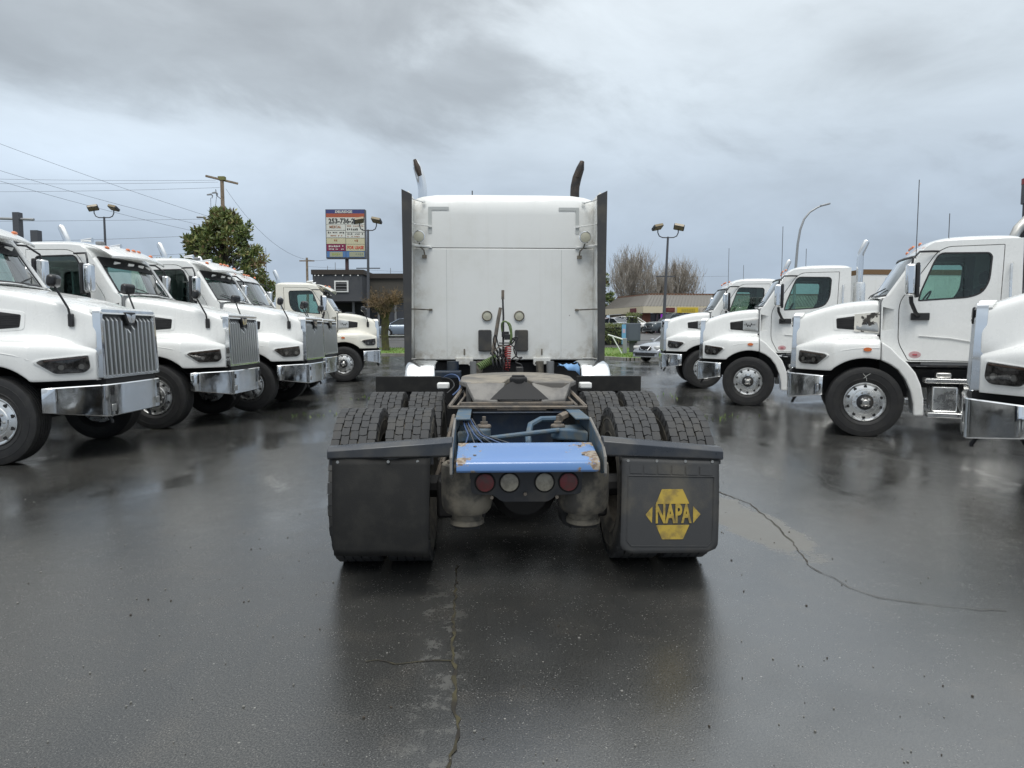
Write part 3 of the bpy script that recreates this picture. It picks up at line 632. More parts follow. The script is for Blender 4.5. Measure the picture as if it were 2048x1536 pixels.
    for x, r_ in ((0, .07), (-4.6, .11), (-5.92, .11)): MB().tube([(x, -1.0, .52), (x, 1.0, .52)], r_, 8).obj('axle', M['dark'], root)
    c = MB()
    for s in (-1, 1): c.bx(-6.6, .9, s * .40, s * .47, .72, 1.0)
    c.bx(-6.6, -6.5, -.4, .4, .75, 1.0); c.bx(-3.0, -2.8, -.4, .4, .75, 1.0); c.obj('frame_rail', M['frame'], root)
    c = MB(); c.prism(rpoly([(-4.75, -.44), (-4.75, .44), (-5.4, .44), (-5.75, .25), (-5.75, -.25), (-5.4, -.44)], .08, 3), lambda a, q, d: (a, q, d), 1.12, 1.2); c.bx(-5.4, -4.9, -.4, .4, 1.0, 1.12); c.obj('fifth_wheel', M['frame'], root)
    for s in (-1, 1):
        wheel(root, (0, s * 1.045, .525), s < 0, spin=rnd.uniform(0, 6))
        for x in (-4.6, -5.92):
            wheel(root, (x, s * 1.06, .525), s < 0, steer=False); wheel(root, (x, s * .74, .525), s < 0, bare=True)
    # cab
    cab = empty('cab'); cab.parent = root
    def sv(z): return 1.03 - .105 * max(0, (z - 1.14)) / 1.75
    DOOR = rpoly([(-.56, 2.22), (-.455, 2.05), (-.43, 1.93), (-.43, 1.42), (-.57, 1.15), (-1.60, 1.145), (-1.70, 1.62), (-1.745, 2.82), (-1.04, 2.82), (-.90, 2.74)], [.2, .1, .08, .1, .03, .05, .15, .02, .12, .12], 4)
    WIN = rpoly([(-.675, 2.025), (-.70, 2.16), (-.865, 2.61), (-.94, 2.735), (-1.56, 2.715), (-1.60, 2.66), (-1.575, 2.30), (-1.49, 2.13), (-1.33, 2.065)], [.03, .02, .05, .08, .05, .05, .1, .12, .12], 3)
    SIDE = [(-.205, 1.16), (-.205, 2.02), (-.23, 2.08), (-.315, 2.135), (-.40, 2.27), (-.67, 2.70), (-.76, 2.82), (-.86, 2.885), (-1.0, 2.90), (-1.93, 2.90), (-1.96, 2.86), (-1.96, 1.14), (-.62, 1.135)]
    def off(poly, d):
        out = []; k = len(poly)
        for i in range(k):
            p, a, q = Vector(poly[i]), Vector(poly[i - 1]), Vector(poly[(i + 1) % k]); e1 = (p - a).normalized(); e2 = (q - p).normalized(); n_ = Vector((e1.y + e2.y, -e1.x - e2.x))
            n_ = n_.normalized() if n_.length > 1e-6 else Vector((e1.y, -e1.x)); out.append(tuple(p + n_ * d))
        return out
    def area(p): return sum(p[i - 1][0] * p[i][1] - p[i][0] * p[i - 1][1] for i in range(len(p))) / 2
    def inset(poly, d): return off(poly, -d if area(poly) > 0 else d)
    for s in (-1, 1):
        fn = lambda a, z, d, s=s: (a, s * (sv(z) + d), z)
        SCP = [(-.225, 1.60), (-.375, 1.61), (-.375, 1.91), (-.225, 1.95)]
        c = MB(); c.grid([[fn(-.215, z, -.10), fn(-.30, z, -.055), fn(-.375, z, -.002)] for z in (1.60, 1.70, 1.85, 1.95)]); c.add([fn(-.22, 1.60, 0), fn(-.375, 1.605, 0), fn(-.215, 1.60, -.10)], [(0, 1, 2)]); c.add([fn(-.22, 1.95, 0), fn(-.375, 1.915, 0), fn(-.215, 1.95, -.10)], [(0, 1, 2)]); c.obj('air_scoop', M['white'], cab, ang=0)
        c = MB(); c.plate(SIDE, [DOOR, SCP], fn, .04); c.obj('side_panel', M['white'], cab, ang=20, bevel=.006)
        c = MB(); c.plate(inset(DOOR, .011), [WIN], lambda a, z, d: (a, s * (sv(z) + .006 + d), z), .045); dr = c.obj('door', M['white'], root, ang=20, bevel=.008)
        c = MB(); c.plate(WIN, [inset(WIN, .022)], lambda a, z, d: (a, s * (sv(z) + .009 + d), z), .03); c.obj('window_seal', M['black'], dr, ang=20)
        c = MB(); c.plate(inset(WIN, .016), [], lambda a, z, d: (a, s * (sv(z) - .008 + d), z), .005); c.obj('window', M['glass'], dr, ang=0)
        c = MB(); c.plate(inset(DOOR, -.004), [inset(WIN, -.03)], lambda a, z, d: (a, s * (sv(z) - .05 + d), z), .02); c.obj('door_lining', M['interior'], dr, ang=20)
        c = MB(); c.bx(-1.60, -1.45, s * 1.015, s * 1.045, 1.32, 1.49); c.obj('handle', M['black'], dr, bevel=.02)
        c = MB(); c.tube([(-1.83, s * .97, 2.55), (-1.80, s * 1.05, 2.53), (-1.795, s * 1.065, 2.45), (-1.80, s * 1.075, 1.75), (-1.83, s * 1.0, 1.70)], .018, 8); c.obj('grab_handle', M['alu'], cab)
        c = MB(); c.tube([(-.66, s * 1.027, 1.24), (-.66, s * 1.036, 1.24)], .05, 18); o = c.obj('oval_decal', mat('pink_decal', (.55, .35, .36), .5), dr)
        for v in o.data.vertices: v.co = Vector((-.66 + (v.co.x + .66) * 1.6, v.co.y, v.co.z))
        c = MB(); c.tube([(-.63, s * 1.038, 1.24), (-.69, s * 1.038, 1.24)], .012, 4); c.obj('decal_print', mat('decal_red', (.5, .08, .1), .5), dr)
        c = MB(); c.tube([(-.70, s * 1.026, 1.52), (-1.1, s * 1.03, 1.485), (-1.35, s * 1.032, 1.44), (-1.46, s * 1.03, 1.36), (-1.5, s * 1.03, 1.26)], .008, 6); c.obj('swage_line', M['white'], dr)
        c = MB(); c.bx(-1.97, -.75, s * .86, s * 1.0, 1.09, 1.135); c.obj('sill', M['grey'], cab, bevel=.01)
        # steps and tanks
        st = MB(); st.bx(-2.05, -.80, s * .80, s * 1.14, .83, .895); sto = st.obj('step', M['alu'], root, bevel=.008)
        c = MB()
        for k in range(22): c.box((-.84 - k * .055, s * 1.10, .90), (.03, .05, .012))
        c.obj('step_tread', M['alu'], sto, ang=0)
        st = MB(); st.bx(-2.05, -.83, s * .95, s * 1.21, .335, .405); sto = st.obj('step', M['alu'], root, bevel=.008)
        c = MB()
        for k in range(21): c.box((-.88 - k * .055, s * 1.17, .41), (.03, .05, .012))
        c.obj('step_tread', M['alu'], sto, ang=0)
        c = MB(); c.bx(-1.22, -.90, s * .60, s * 1.09, .41, .78); c.obj('battery_box', M['alu'], root, bevel=.02, seg=3)
        c = MB(); c.lathe([(.001, -1.28), (.16, -1.285), (.225, -1.31), (.235, -1.36), (.235, -2.25), (.22, -2.30), (.15, -2.32), (.001, -2.32)], 28, (0, s * .82, .62), 'X'); c.obj('fuel_tank', M['alu'], root)
        c = MB()
        for x in (-1.45, -2.1): c.lathe([(.238, x - .03), (.241, x - .03), (.241, x + .03), (.238, x + .03)], 28, (0, s * .82, .62), 'X')
        c.obj('tank_strap', M['frame'], root)
        c = MB(); c.bx(-1.15, -.95, s * .85, s * 1.0, .90, .98); c.obj('air_filter', M['brushed'], root, bevel=.02)
    # roof
    zr = [(-.655, 2.705), (-.69, 2.775), (-.76, 2.865), (-.86, 2.93), (-1.0, 2.985), (-1.2, 3.005), (-1.6, 3.005), (-1.88, 2.99), (-1.945, 2.96), (-1.965, 2.90)]
    eg = [(-.655, 2.675), (-.69, 2.735), (-.76, 2.82), (-.86, 2.885), (-1.0, 2.902), (-1.2, 2.902), (-1.6, 2.902), (-1.88, 2.902), (-1.945, 2.895), (-1.965, 2.86)]
    c = MB(); rows = []
    for (u, z), (_, e) in zip(zr, eg):
        vm = sv(e) + .004; bulge = lambda v: .05 * (1 - (v / vm) ** 2) if u > -.95 else 0
        rows.append([(u + bulge(v), v, e + (z - e) * (1 - abs(v / vm) ** 5)) for v in [vm * k for k in (-1, -.985, -.95, -.88, -.7, -.4, 0, .4, .7, .88, .95, .985, 1)]])
    c.grid(rows); c.obj('roof', M['white'], cab, ang=60, sub=1, solid=.02)
    c = MB(); c.bx(-1.96, -.30, -.96, .96, 1.10, 1.16); c.obj('cab_floor', M['dark'], cab)
    c = MB(); bk = [(-.98, 1.14), (.98, 1.14), (.925, 2.9), (-.925, 2.9)]
    c.plate(bk, [rpoly([(-.62, 2.15), (.62, 2.15), (.60, 2.62), (-.60, 2.62)], .08, 3)], lambda a, z, d: (-1.962 - d * .5, a, z), .05); c.obj('back_wall', M['white'], cab, ang=20)
    c = MB(); c.bx(-1.955, -1.95, -.63, .63, 2.13, 2.64); c.obj('rear_window', M['glass'], cab)
    # windshield and pillars
    def ws(f, g, d=0):                                                     # f: up 0..1, g: across -1..1
        vm = lerp(.86, .80, f); return Vector((lerp(-.30, -.655, f) + .15 * (1 - g * g) + d * .85, vm * g, lerp(2.125, 2.705, f) + d * .5))
    G = [-1, -.8, -.5, 0, .5, .8, 1]; F = [0, .25, .5, .75, 1]
    c = MB(); c.grid([[ws(f, g) for g in G] for f in F]); wso = c.obj('windshield', M['wsglass'], root, ang=60, sub=1)
    c = MB(); c.grid([[ws(f, g, .006) for g in G] for f in (-.03, .035)]); c.grid([[ws(f, g, .006) for g in G] for f in (.965, 1.02)])
    for s in (-1, 1): c.grid([[ws(f, s * g, .006) for f in F] for g in (.965, 1.03)])
    c.obj('windshield_seal', M['black'], wso, ang=60, solid=.012)
    for s in (-1, 1):
        c = MB(); rows = []
        for f in (-.04, .0, .25, .5, .75, 1.0):
            p = ws(f, s * 1.0, .004); z = p.z; q = Vector((interp([(2.08, -.25), (2.135, -.315), (2.27, -.40), (2.70, -.67)], z), s * (sv(z) + .002), z - .004)); m_ = (p + q) / 2 + Vector((.035, s * .012, .012))
            rows.append([p, m_, q])
        c.grid(rows); c.obj('pillar', M['white'], cab, ang=60, solid=.02, sub=1)
    c = MB(); G2 = [-1, -.7, -.35, 0, .35, .7, 1]
    c.grid([[(-.215, .90 * g, 2.085 - .03 * abs(g) ** 4) for g in G2], [(-.20 + .02, .0 + .90 * g, 2.10 - .03 * abs(g) ** 4) for g in G2], [tuple(ws(-.03, g * 1.0, .01)) for g in G2]])
    c.obj('cowl', M['white'], cab, ang=60, solid=.015)
    c = MB(); c.bx(-.23, -.19, -.93, .93, 1.2, 2.06); c.obj('hood_gap_seal', M['grey'], cab)
    for s in (-1, 1):
        c = MB(); c.tube([ws(-.02, s * .25, .03), ws(.06, s * .35, .03), ws(.18, s * .75, .02)], .009, 5); c.obj('wiper', M['black'], wso)
    # interior
    c = MB(); c.bx(-.62, -.32, -.84, .84, 1.7, 2.07); c.bx(-1.93, -1.90, -.9, .9, 1.2, 2.1); c.obj('dashboard', M['interior'], cab, bevel=.04)
    for s in (-1, 1):
        c = MB(); c.bx(-1.55, -1.05, s * .62 - .24, s * .62 + .24, 1.55, 1.70); c.bx(-1.62, -1.48, s * .62 - .22, s * .62 + .22, 1.65, 2.25); c.bx(-1.62, -1.52, s * .62 - .13, s * .62 + .13, 2.28, 2.46); c.obj('seat', M['interior2'], cab, bevel=.05, seg=3)
    c = MB(); c.lathe([(.20, -.012), (.215, 0), (.20, .012), (.188, 0)], 22, axis='X', closed=True); c.bx(-.01, .01, -.19, .19, -.02, .02)
    o = c.obj('steering_wheel', M['interior2'], cab, loc=(-.80, .55, 2.02), rot=(0, R(-30), 0))
    c = MB(); c.bx(-1.0, -.78, -.86, .86, 2.72, 2.86); c.obj('overhead_console', M['interior'], cab, bevel=.03)
    # sun visor, shade strip, roof lamps
    def vs(f, g): vm = .86; return Vector((lerp(-.80, -.37, f) + .10 * (1 - g * g), vm * g * lerp(1.04, 1, f), lerp(2.945, 2.755, f) + .035 * math.sin(f * PI) - .035 * g * g))
    c = MB(); c.grid([[vs(f, g) for g in (-1, -.85, -.5, 0, .5, .85, 1)] for f in (0, .2, .4, .6, .8, .94, 1)])
    c.grid([[vs(1, g) for g in (-1, -.85, -.5, 0, .5, .85, 1)], [vs(1, g) - Vector((.005, 0, .035)) for g in (-1, -.85, -.5, 0, .5, .85, 1)]])
    c.obj('sun_visor', M['white'], root, ang=50, solid=.012)
    c = MB(); c.grid([[ws(lerp(.97, lo, f), g, .010) for g, lo in ((-.99, .80), (-.94, .73), (-.8, .70), (-.5, .69), (0, .69), (.5, .69), (.8, .70), (.94, .73), (.99, .80))] for f in (0, .5, 1)]); c.obj('shade_strip', M['dark'], root, ang=60)
    c = MB()
    for g in (-.62, -.2, .2, .62): p = ws(.86, g, .014); c.box(p, (.012, .17, .05), Matrix.Rotation(R(28), 3, 'Y'))
    c.obj('shade_lamps', M['plastic_white'], root, ang=0, kind='stuff')
    for v in (-.66, -.16, 0, .16, .66):
        c = MB(); c.lathe([(.055, 0), (.052, .012), (.03, .028), (.001, .032)], 14, axis='X'); o = c.obj('marker_lamp', M['amber'], root, loc=(-.775 + .05 * (1 - (v / .92) ** 2) + .025, v, 2.895 - .03 * (v / .9) ** 4), rot=(0, R(-38), 0))
        for q in o.data.vertices: q.co.z *= .55
    for g in (-.80, -.2, 0, .2, .80):
        p = vs(.50, g); c = MB(); c.lathe([(.055, 0), (.052, .012), (.03, .026), (.001, .030)], 14, axis='X'); o = c.obj('visor_lamp', M['amber'], root, loc=p + Vector((.004, 0, .004)), rot=(0, R(-58), 0))
        for q in o.data.vertices: q.co.z *= .6
    for v in (-.45, .42):
        c = MB(); c.tube([(-1.12, v, 3.02), (-1.0, v, 3.028), (-.93, v, 3.025)], [.02, .03, .045], 10); c.obj('air_horn', M['chrome'], root)
    c = MB(); c.bx(-1.12, -1.0, -.06, .06, 3.0, 3.06); c.obj('roof_beacon', M['grey'], root, bevel=.02)
    # exhaust stack behind the cab on the left
    c = MB(); c.tube([(-2.14, .80, .9), (-2.14, .80, 3.12), (-2.15, .80, 3.2), (-2.24, .80, 3.42), (-2.255, .80, 3.45)], [.065, .065, .065, .062, .05], 14); c.obj('exhaust_stack', M['chrome'], root)
    c = MB(); c.lathe([(.10, 1.3), (.115, 1.35), (.115, 2.55), (.10, 2.6)], 20, (-2.14, .80, 0), 'Z'); c.obj('heat_shield', M['alu'], root)
    # antennas
    c = MB(); c.tube([(-.60, 1.20, 2.63), (-.60, 1.21, 3.75)], .006, 5); c.obj('whip_antenna', M['wire'], root)
    c = MB(); c.tube([(-1.15, .3, 2.99), (-1.15, .3, 3.38)], .006, 5); c.obj('roof_antenna', M['wire'], root)
    if ext:
        keep = ('hood', 'headlight', 'rear_fender', 'hood_mirror', 'grille', 'bumper', 'hood_light_block', 'axle', 'wheel', 'frame_rail', 'fifth_wheel')
        for o in root.children:
            n = o.name.split('.')[0]
            if n in keep: continue
            o.location.x -= ext
            if n not in ('step', 'battery_box', 'fuel_tank', 'tank_strap', 'air_filter'): o.location.z += .10
    return root
TR = build_truck(.40); TRS = build_truck()
tag(TR, 'white semi truck filling the left edge, wheel and chrome bumper nearest the camera', 'semi truck', 'new white day-cab trucks parked in two rows')
def place(o, x, y, heading, label):
    o.location = (x, y, gz(y)); o.rotation_euler = (0, 0, R(heading)); o['label'] = label; return o
HOODPAPER = []
tl = [(-5.78, 12.46, 0, 'second white semi truck in the left row, tall vertical-bar grille, behind the nearest one'),
      (-5.25, 15.06, 0, 'third white semi truck in the left row, its hood in front of the green tree'),
      (-5.7, 18.06, 0, 'white semi truck in the left row with no sun visor, squeezed before the cream truck'),
      (-5.25, 22.2, 10, 'cream white semi truck at the far end of the left row, side vent showing')]
ALL = []
for i, (x, y, hd, lb) in enumerate(tl):
    o = copy_tree(TRS if i == 3 else TR, None, ('sun_visor', 'shade_strip', 'shade_lamps', 'visor_lamp') if i == 2 else ('whip_antenna', 'roof_antenna', 'marker_lamp'), (M['white'], M['cream']) if i == 3 else None); place(o, x, y, hd, lb); ALL.append(o)
tr_ = [(5.74, 6.88, 180 - 32, 'white semi truck cut off by the right edge, only headlight and chrome bumper in view'),
       (5.73, 11.56, 180 - 22, 'white semi truck on the right with full driver door, window and steps in view'),
       (5.38, 16.0, 180 - 17, 'middle white semi truck of the right row with a chrome stack behind the cab'),
       (5.37, 20.19, 180 - 8, 'farthest white semi truck of the right row, in front of the shop')]
for i, (x, y, hd, lb) in enumerate(tr_):
    o = copy_tree(TRS, None, ('sun_visor', 'shade_strip', 'shade_lamps', 'visor_lamp', 'air_horn', 'roof_beacon', 'hood_mirror', 'mirror_head', 'foot') + (('exhaust_stack', 'heat_shield') if i in (0,) else ())); place(o, x, y, hd, lb); ALL.append(o)
[bpy.data.objects.remove(ch) for ch in list(TR.children) if ch.name.startswith(('whip_antenna', 'roof_antenna', 'marker_lamp'))]
def del_tree(o):
    for ch in list(o.children): del_tree(ch)
    bpy.data.objects.remove(o)
del_tree(TRS)
def steer(o, deg):
    for ch in o.children:
        if ch.name.startswith('wheel') and abs(ch.location.x) < .1: ch.rotation_euler.z += R(deg)
steer(ALL[1], 5); steer(ALL[3], -6); steer(ALL[5], 4); steer(ALL[6], -5); steer(ALL[7], 9); steer(ALL[0], -3)
r1 = ALL[5]                                                      # chalk mark on the tyre and paper sheet over the emblem of the nearest full truck
CH = mat('chalk', (.42, .43, .41), .9)
b = MB(); b.tube([(-.07, 1.199, .955), (-.03, 1.201, .93), (.0, 1.199, .90), (.02, 1.199, .885)], .004, 5); b.tube([(.03, 1.199, .955), (.0, 1.2, .92), (-.02, 1.2, .88), (-.025, 1.199, .845)], .004, 5); b.obj('chalk_mark', CH, r1)
PAP = mat('plastic_wrap_sheet', (.68, .66, .60), .45, fn=vary((.70, .68, .62), (.05, .045, .04), 7, .56, .60))
b = MB(); b.grid([[(lerp(.15, -.19, j / 8), .883 + .006 * math.sin(j * 2 + k) + .055 * (j / 8) - .012 * (1.83 - lerp(1.845, 1.555, k / 6)), lerp(1.845 + .03 * j / 8, 1.585 - .03 * j / 8, k / 6)) for j in range(9)] for k in range(7)]); b.obj('wrap_sheet', PAP, r1, ang=60)
place(TR, -6.1, 9.34, 0, 'white semi truck filling the left edge, wheel and chrome bumper nearest the camera')
# ------------------------------------------------------------------ the used tractor in the middle, seen from behind
# x right, y forward, origin on the ground under the rear axle
T = empty('sleeper_truck', (.054, 4.75, 0), R(2.3), label='used white sleeper truck seen from behind with mud flaps and bare fifth wheel', cat='semi truck')
PI = math.pi
for y in (.10, 1.41):
    for s in (-1, 1):
        for x, out in ((1.092, True), (.752, False)):
            o = wheel(T, (s * x + .014, y, .524), False, steer=False, drive=True, bare=True, rz=-s * PI / 2, spin=rnd.uniform(0, 6))
            if out:
                for n, me in zip(('rim', 'vent_holes', 'lug_nuts', 'hub'), RIM_D): link(n, me, o, kind='stuff' if n in ('vent_holes', 'lug_nuts') else None)
b = MB()
for y in (0, 1.34):
    b.tube([(-1.05, y, .524), (1.05, y, .524)], .075, 10); b.lathe([(.001, -.24), (.16, -.2), (.23, -.08), (.24, .05), (.16, .2), (.001, .24)], 18, (.02, y, .53), 'Y')
b.obj('drive_axle', M['dark'], T)
# frame rails
for s, x0 in ((-1, -.43), (1, .45)):
    P = [(.5, 1.008), (-.20, 1.005), (-.26, .99), (-.70, .905), (-.775, .85), (-.785, .77), (-.70, .745), (-.3, .70), (.5, .70)]
    b = MB(); b.prism(P, lambda a, z, d: (d, a, z), x0 - .005, x0 + .005)
    o = b.obj('rail_end', M['dustblue'], T, ang=20, bevel=.002)
    b = MB(); edge = [(-.18, 1.008), (-.26, .995), (-.70, .91), (-.775, .855), (-.787, .765), (-.765, .745)]
    b.tube([(x0 - s * -.004, a, z) for a, z in edge], .0085, 6); b.obj('rail_edge', M['greyplate'], o)
    b = MB(); xi = x0 - s * .095
    b.bx(x0 + s * .004, xi, -.20, .62, 1.000, 1.011); b.obj('rail_flange', M['dustblue'], T, bevel=.003)
    b = MB(); b.bx(x0 - .004, x0 + .004, .5, 8.4, .70, 1.0); b.bx(x0, xi, .62, 8.4, .99, 1.0); b.bx(x0, xi, .5, 8.4, .70, .71); b.obj('frame_rail', M['dblue'], T)
# rear cross member with sloping blue top
b = MB(); prof = [(-.44, .872), (-.44, .890), (-.735, .842), (-.76, .832), (-.772, .815), (-.775, .78), (-.765, .768), (-.70, .764), (-.70, .776), (-.755, .785), (-.745, .822)]
b.prism(prof[::-1], lambda a, z, d: (d, a, z), -.405, .425); b.obj('rear_crossmember', M['blue'], T, ang=35, bevel=.003)
for x, z in ((-.30, .878), (-.30, .852), (.34, .878), (.34, .852)):
    b = MB(); yy = -.44 - (.890 - z) / .048 * .295; b.disc((x, yy, z - .004), .010, 'Z', .009, 8); b.obj('bolt', M['rusty'], T)
# inner cross members and torque arms
b = MB(); b.bx(-.33, .35, .42, .44, .72, .985); b.bx(-.33, .35, .38, .46, .975, .985); b.obj('crossmember', M['dblue'], T, bevel=.004)
b = MB(); b.bx(-.33, .35, -.62, -.60, .70, .76); b.obj('crossmember', M['frame'], T)
for s, c0 in ((-1, -.27), (1, .285)):
    b = MB(); xo = (-.42 if s < 0 else .44); P = rpoly([(xo, .16), (c0 - s * .06, .10), (c0 - s * .075, -.02), (c0 - s * .03, -.08), (c0 + s * .05, -.10), (xo, -.20)], [0, .04, .04, .03, .05, 0], 3)
    if s > 0: P = P[::-1]
    b.prism(P[::-1], lambda a, q, d: (a, q, d), .845, .925); arm = b.obj('shock_bracket', M['dustblue'], T, bevel=.015, seg=3)
    b = MB(); b.lathe([(.048, .925), (.05, .935), (.044, .945), (.026, .948), (.026, .965), (.013, .967), (.013, 1.0), (.001, 1.002)], 14, (c0 - s * .025, -.0, 0), 'Z'); b.obj('bolt', M['rusty'], arm)
    b = MB(); b.tube([(c0 - s * .02, 0, .5), (c0 - s * .02, 0, .85)], .04, 10); b.obj('shock_absorber', M['dark'], T)
b = MB(); b.tube([(-.25, -.11, .862), (.02, -.10, .892), (.26, -.08, .915)], .017, 10); b.obj('tie_rod', M['dustblue'], T)
b = MB(); b.tube([(.06, -.12, .76), (.055, .0, .86), (.08, .12, .925), (.16, .2, .955), (.28, .22, .955), (.33, .2, .965)], .022, 8); b.obj('air_hose', M['dustblue'], T)
b = MB(); b.tube([(.29, .16, .965), (.34, .22, .98)], .032, 8); b.obj('hose_fitting', M['rusty'], T)
for i in range(6):
    b = MB(); f = i / 5; b.tube([(-.385 + f * .06, -.12, 1.0), (-.37 + f * .075, -.22, .965), (-.345 + f * .10, -.31, .92), (-.36 + f * .28, -.40, .878 - f * .0)], .0045, 5); b.obj('wire', M['bracket'] if i % 2 else M['bluehose'], T)
# air springs
for x in (-.352, .372):
    b = MB(); b.lathe([(.001, .778), (.135, .776), (.152, .765), (.157, .74), (.158, .66), (.158, .58), (.156, .525), (.148, .49), (.13, .468), (.098, .46)], 36, (x, -.46, 0), 'Z'); asp = b.obj('air_spring', M['grime'], T)
    b = MB(); b.lathe([(.098, .48), (.095, .45), (.092, .425), (.104, .418), (.106, .395), (.09, .386), (.001, .386)], 30, (x, -.46, 0), 'Z'); b.obj('piston', M['grime'], asp)
    b = MB(); b.bx(x - .08, x + .08, -.52, .02, .37, .40); b.obj('spring_beam', M['dark'], T)
b = MB(); b.lathe([(.001, .79), (.05, .79), (.052, .772), (.001, .77)], 14, (-.42, -.5, 0), 'Z'); b.obj('spring_cap', M['rusty'], T)
# lamp panel with four round lamps
b = MB(); P = rpoly([(-.325, .755), (-.325, .61), (-.19, .602), (-.14, .562), (.14, .56), (.19, .60), (.34, .605), (.34, .755)], [.01, .03, .02, .02, .02, .02, .03, .01], 2)
b.plate(P[::-1] if False else P, [], lambda a, z, d: (a, -.605 - d, z), -.012); pn = b.obj('lamp_panel', M['frame'], T, ang=20)
for x, m_, n_ in ((-.24, 'redlens', 'stop_lamp'), (-.094, 'clearlens', 'reverse_lamp'), (.116, 'clearlens', 'reverse_lamp'), (.26, 'redlens', 'stop_lamp')):
    b = MB(); b.lathe([(.064, -.600), (.064, -.622), (.055, -.626), (.055, -.618)], 24, (x, 0, .679), 'Y'); g = b.obj(n_, M['rubber'], T)
    b = MB(); b.lathe([(.055, -.618), (.053, -.628), (.035, -.634), (.001, -.636)], 24, (x, 0, .679), 'Y'); b.obj('lens', M[m_], g)
b = MB()
for x in (-.20, .0, .19): b.tube([(x, -.62, .59 + .02 * (x == 0)), (x, -.635, .59 + .02 * (x == 0))], .011, 6)
b.obj('panel_bolts', M['rusty'], pn)
for y in (0, 1.34):
    b = MB(); b.bx(-.56, -.26, y - .16, y + .2, .34, .60); b.bx(.28, .58, y - .16, y + .2, .34, .60); b.bx(-.3, .3, y + .18, y + .30, .38, .70); b.obj('shade_block', M['dark'], T, bevel=.02)  # dark boxes added between the wheels to keep light out from underneath
    for s in (-1, 1):
        b = MB(); b.lathe([(.001, -.36), (.08, -.355), (.09, -.30), (.095, -.24), (.085, -.18), (.001, -.17)], 16, (s * .33, y, .40), 'Y'); b.obj('shade_drum', M['dark'], T)  # dark drums added beside the boxes for more shade under the truck
# mud-flap brackets and flaps
for s in (-1, 1):
    b = MB(); x0, x1 = (-.43, -1.15) if s < 0 else (.455, 1.165); dz = 0 if s < 0 else -.02
    rows = []
    for f in (0, 1):
        x = lerp(x0, x1, f); t_ = lerp(.955, .905 + dz * .8, f); bt = lerp(.848, .838 + dz, f)
        rows.append([(x, -.60, t_), (x, -.685, t_ + .004), (x, -.715, t_ - .018), (x, -.715, bt + .012), (x, -.70, bt), (x, -.60, bt + .01)])
    b.grid(rows, closed=True); b.add(rows[1], [(0, 1, 2, 3, 4, 5)]); b.add(rows[0], [(5, 4, 3, 2, 1, 0)])
    br = b.obj('flap_bracket', M['bracket'], T, ang=30, bevel=.004)
    b = MB(); b.box(((x0 + x1) / 2 + s * .05, -.69, .835 + dz / 2), (abs(x1 - x0) - .12, .012, .06), Matrix.Rotation(0, 3, 'Y')); b.obj('clamp_bar', M['frame'], br)
    for x in ((-1.09, -.80, -.63) if s < 0 else (.60, .77, .94, 1.10)):
        b = MB(); b.tube([(x, -.69, .826 + dz * (abs(x) - .4)), (x, -.712, .826 + dz * (abs(x) - .4))], .009, 8); b.obj('bolt', M['brushed'], br)
def flap(pts, thick, m_, yf, name='mud_flap'):
    b = MB(); NX, NZ = 14, 16; x0, x1, z0, z1 = pts
    return b
def yL(x, z): f = (.85 - z) / .55; return -.700 - .055 * f - .035 * math.sin(f * 2.6) * (1 + .5 * (x + .84)) + .008 * math.sin(x * 14)
b = MB(); rows = []
for k in range(15):
    z = lerp(.845, .295, k / 14); rows.append([(lerp(lerp(-1.124, -1.108, k / 14), lerp(-.556, -.568, k / 14), j / 12), 0, z - .015 * (j / 12) * (k / 14)) for j in range(13)])
rows = [[(x, yL(x, z), z) for x, _, z in r_] for r_ in rows]
b.grid(rows); b.obj('mud_flap', M['rubber'], T, ang=60, solid=.009, label='plain black mud flap')
def yR(x, z): f = (.85 - z) / .55; return -.704 - .05 * f - .012 * math.sin(f * 3)
out = rpoly([(.565, .835), (.548, .285), (1.128, .277), (1.142, .81)], [.0, .07, .07, 0], 5)
inn = rpoly([(.598, .80), (.580, .335), (1.098, .327), (1.112, .78)], [.01, .05, .05, .01], 4)
# build as a dense grid clipped to the rounded outline
b = MB(); rows = []
for k in range(25):
    z = lerp(.838, .28, k / 24); f = max(0, (.34 - z) / .06); cut = .065 * (1 - math.sqrt(max(0, 1 - min(1, f) ** 2)))
    zz = z; xl = lerp(.565, .549, k / 24) + cut; xr = lerp(1.142, 1.128, k / 24) - cut
    rows.append([(lerp(xl, xr, j / 14), yR(0, zz), zz - .025 * (j / 14) * (1 - k / 24)) for j in range(15)])
b.grid(rows); fl = b.obj('mud_flap', M['rubber2'], T, ang=60, solid=.009, label='grey mud flap with yellow printed emblem')
def fpt(x, z, d=0): return (x, yR(x, z) - d, z)
b = MB(); loop = [(.598, .735), (.585, .36), (.615, .325), (1.065, .318), (1.095, .35), (1.108, .725)]
lp = []
for a, c in zip(loop, loop[1:] + loop[:1]):
    for j in range(6): lp.append((lerp(a[0], c[0], j / 6), lerp(a[1], c[1], j / 6)))
b.tube([fpt(x, z, .001) for x, z in lp + lp[:1]], .0035, 5); b.obj('moulded_rim', M['rubber2'], fl)
for k in range(6):
    x0 = .61 + k * .083; b = MB(); b.add([fpt(x0, .80 - k * .003, .003), fpt(x0 + .072, .797 - k * .003, .003), fpt(x0 + .072, .747 - k * .003, .003), fpt(x0, .75 - k * .003, .003)], [(3, 2, 1, 0)])
    b.obj('moulded_pad', M['rubber2'], fl, ang=0, solid=.004)
cx, cz = .858, .512
def deco(name, polys):
    for pl in polys:
        b = MB(); b.plate(rpoly([(cx + x, cz + z) for x, z in pl], .004, 2), [], lambda a, z, d: fpt(a, z, .0025 + d), -.0022 if False else .002); b.obj(name, M['yellow'], fl, ang=0)
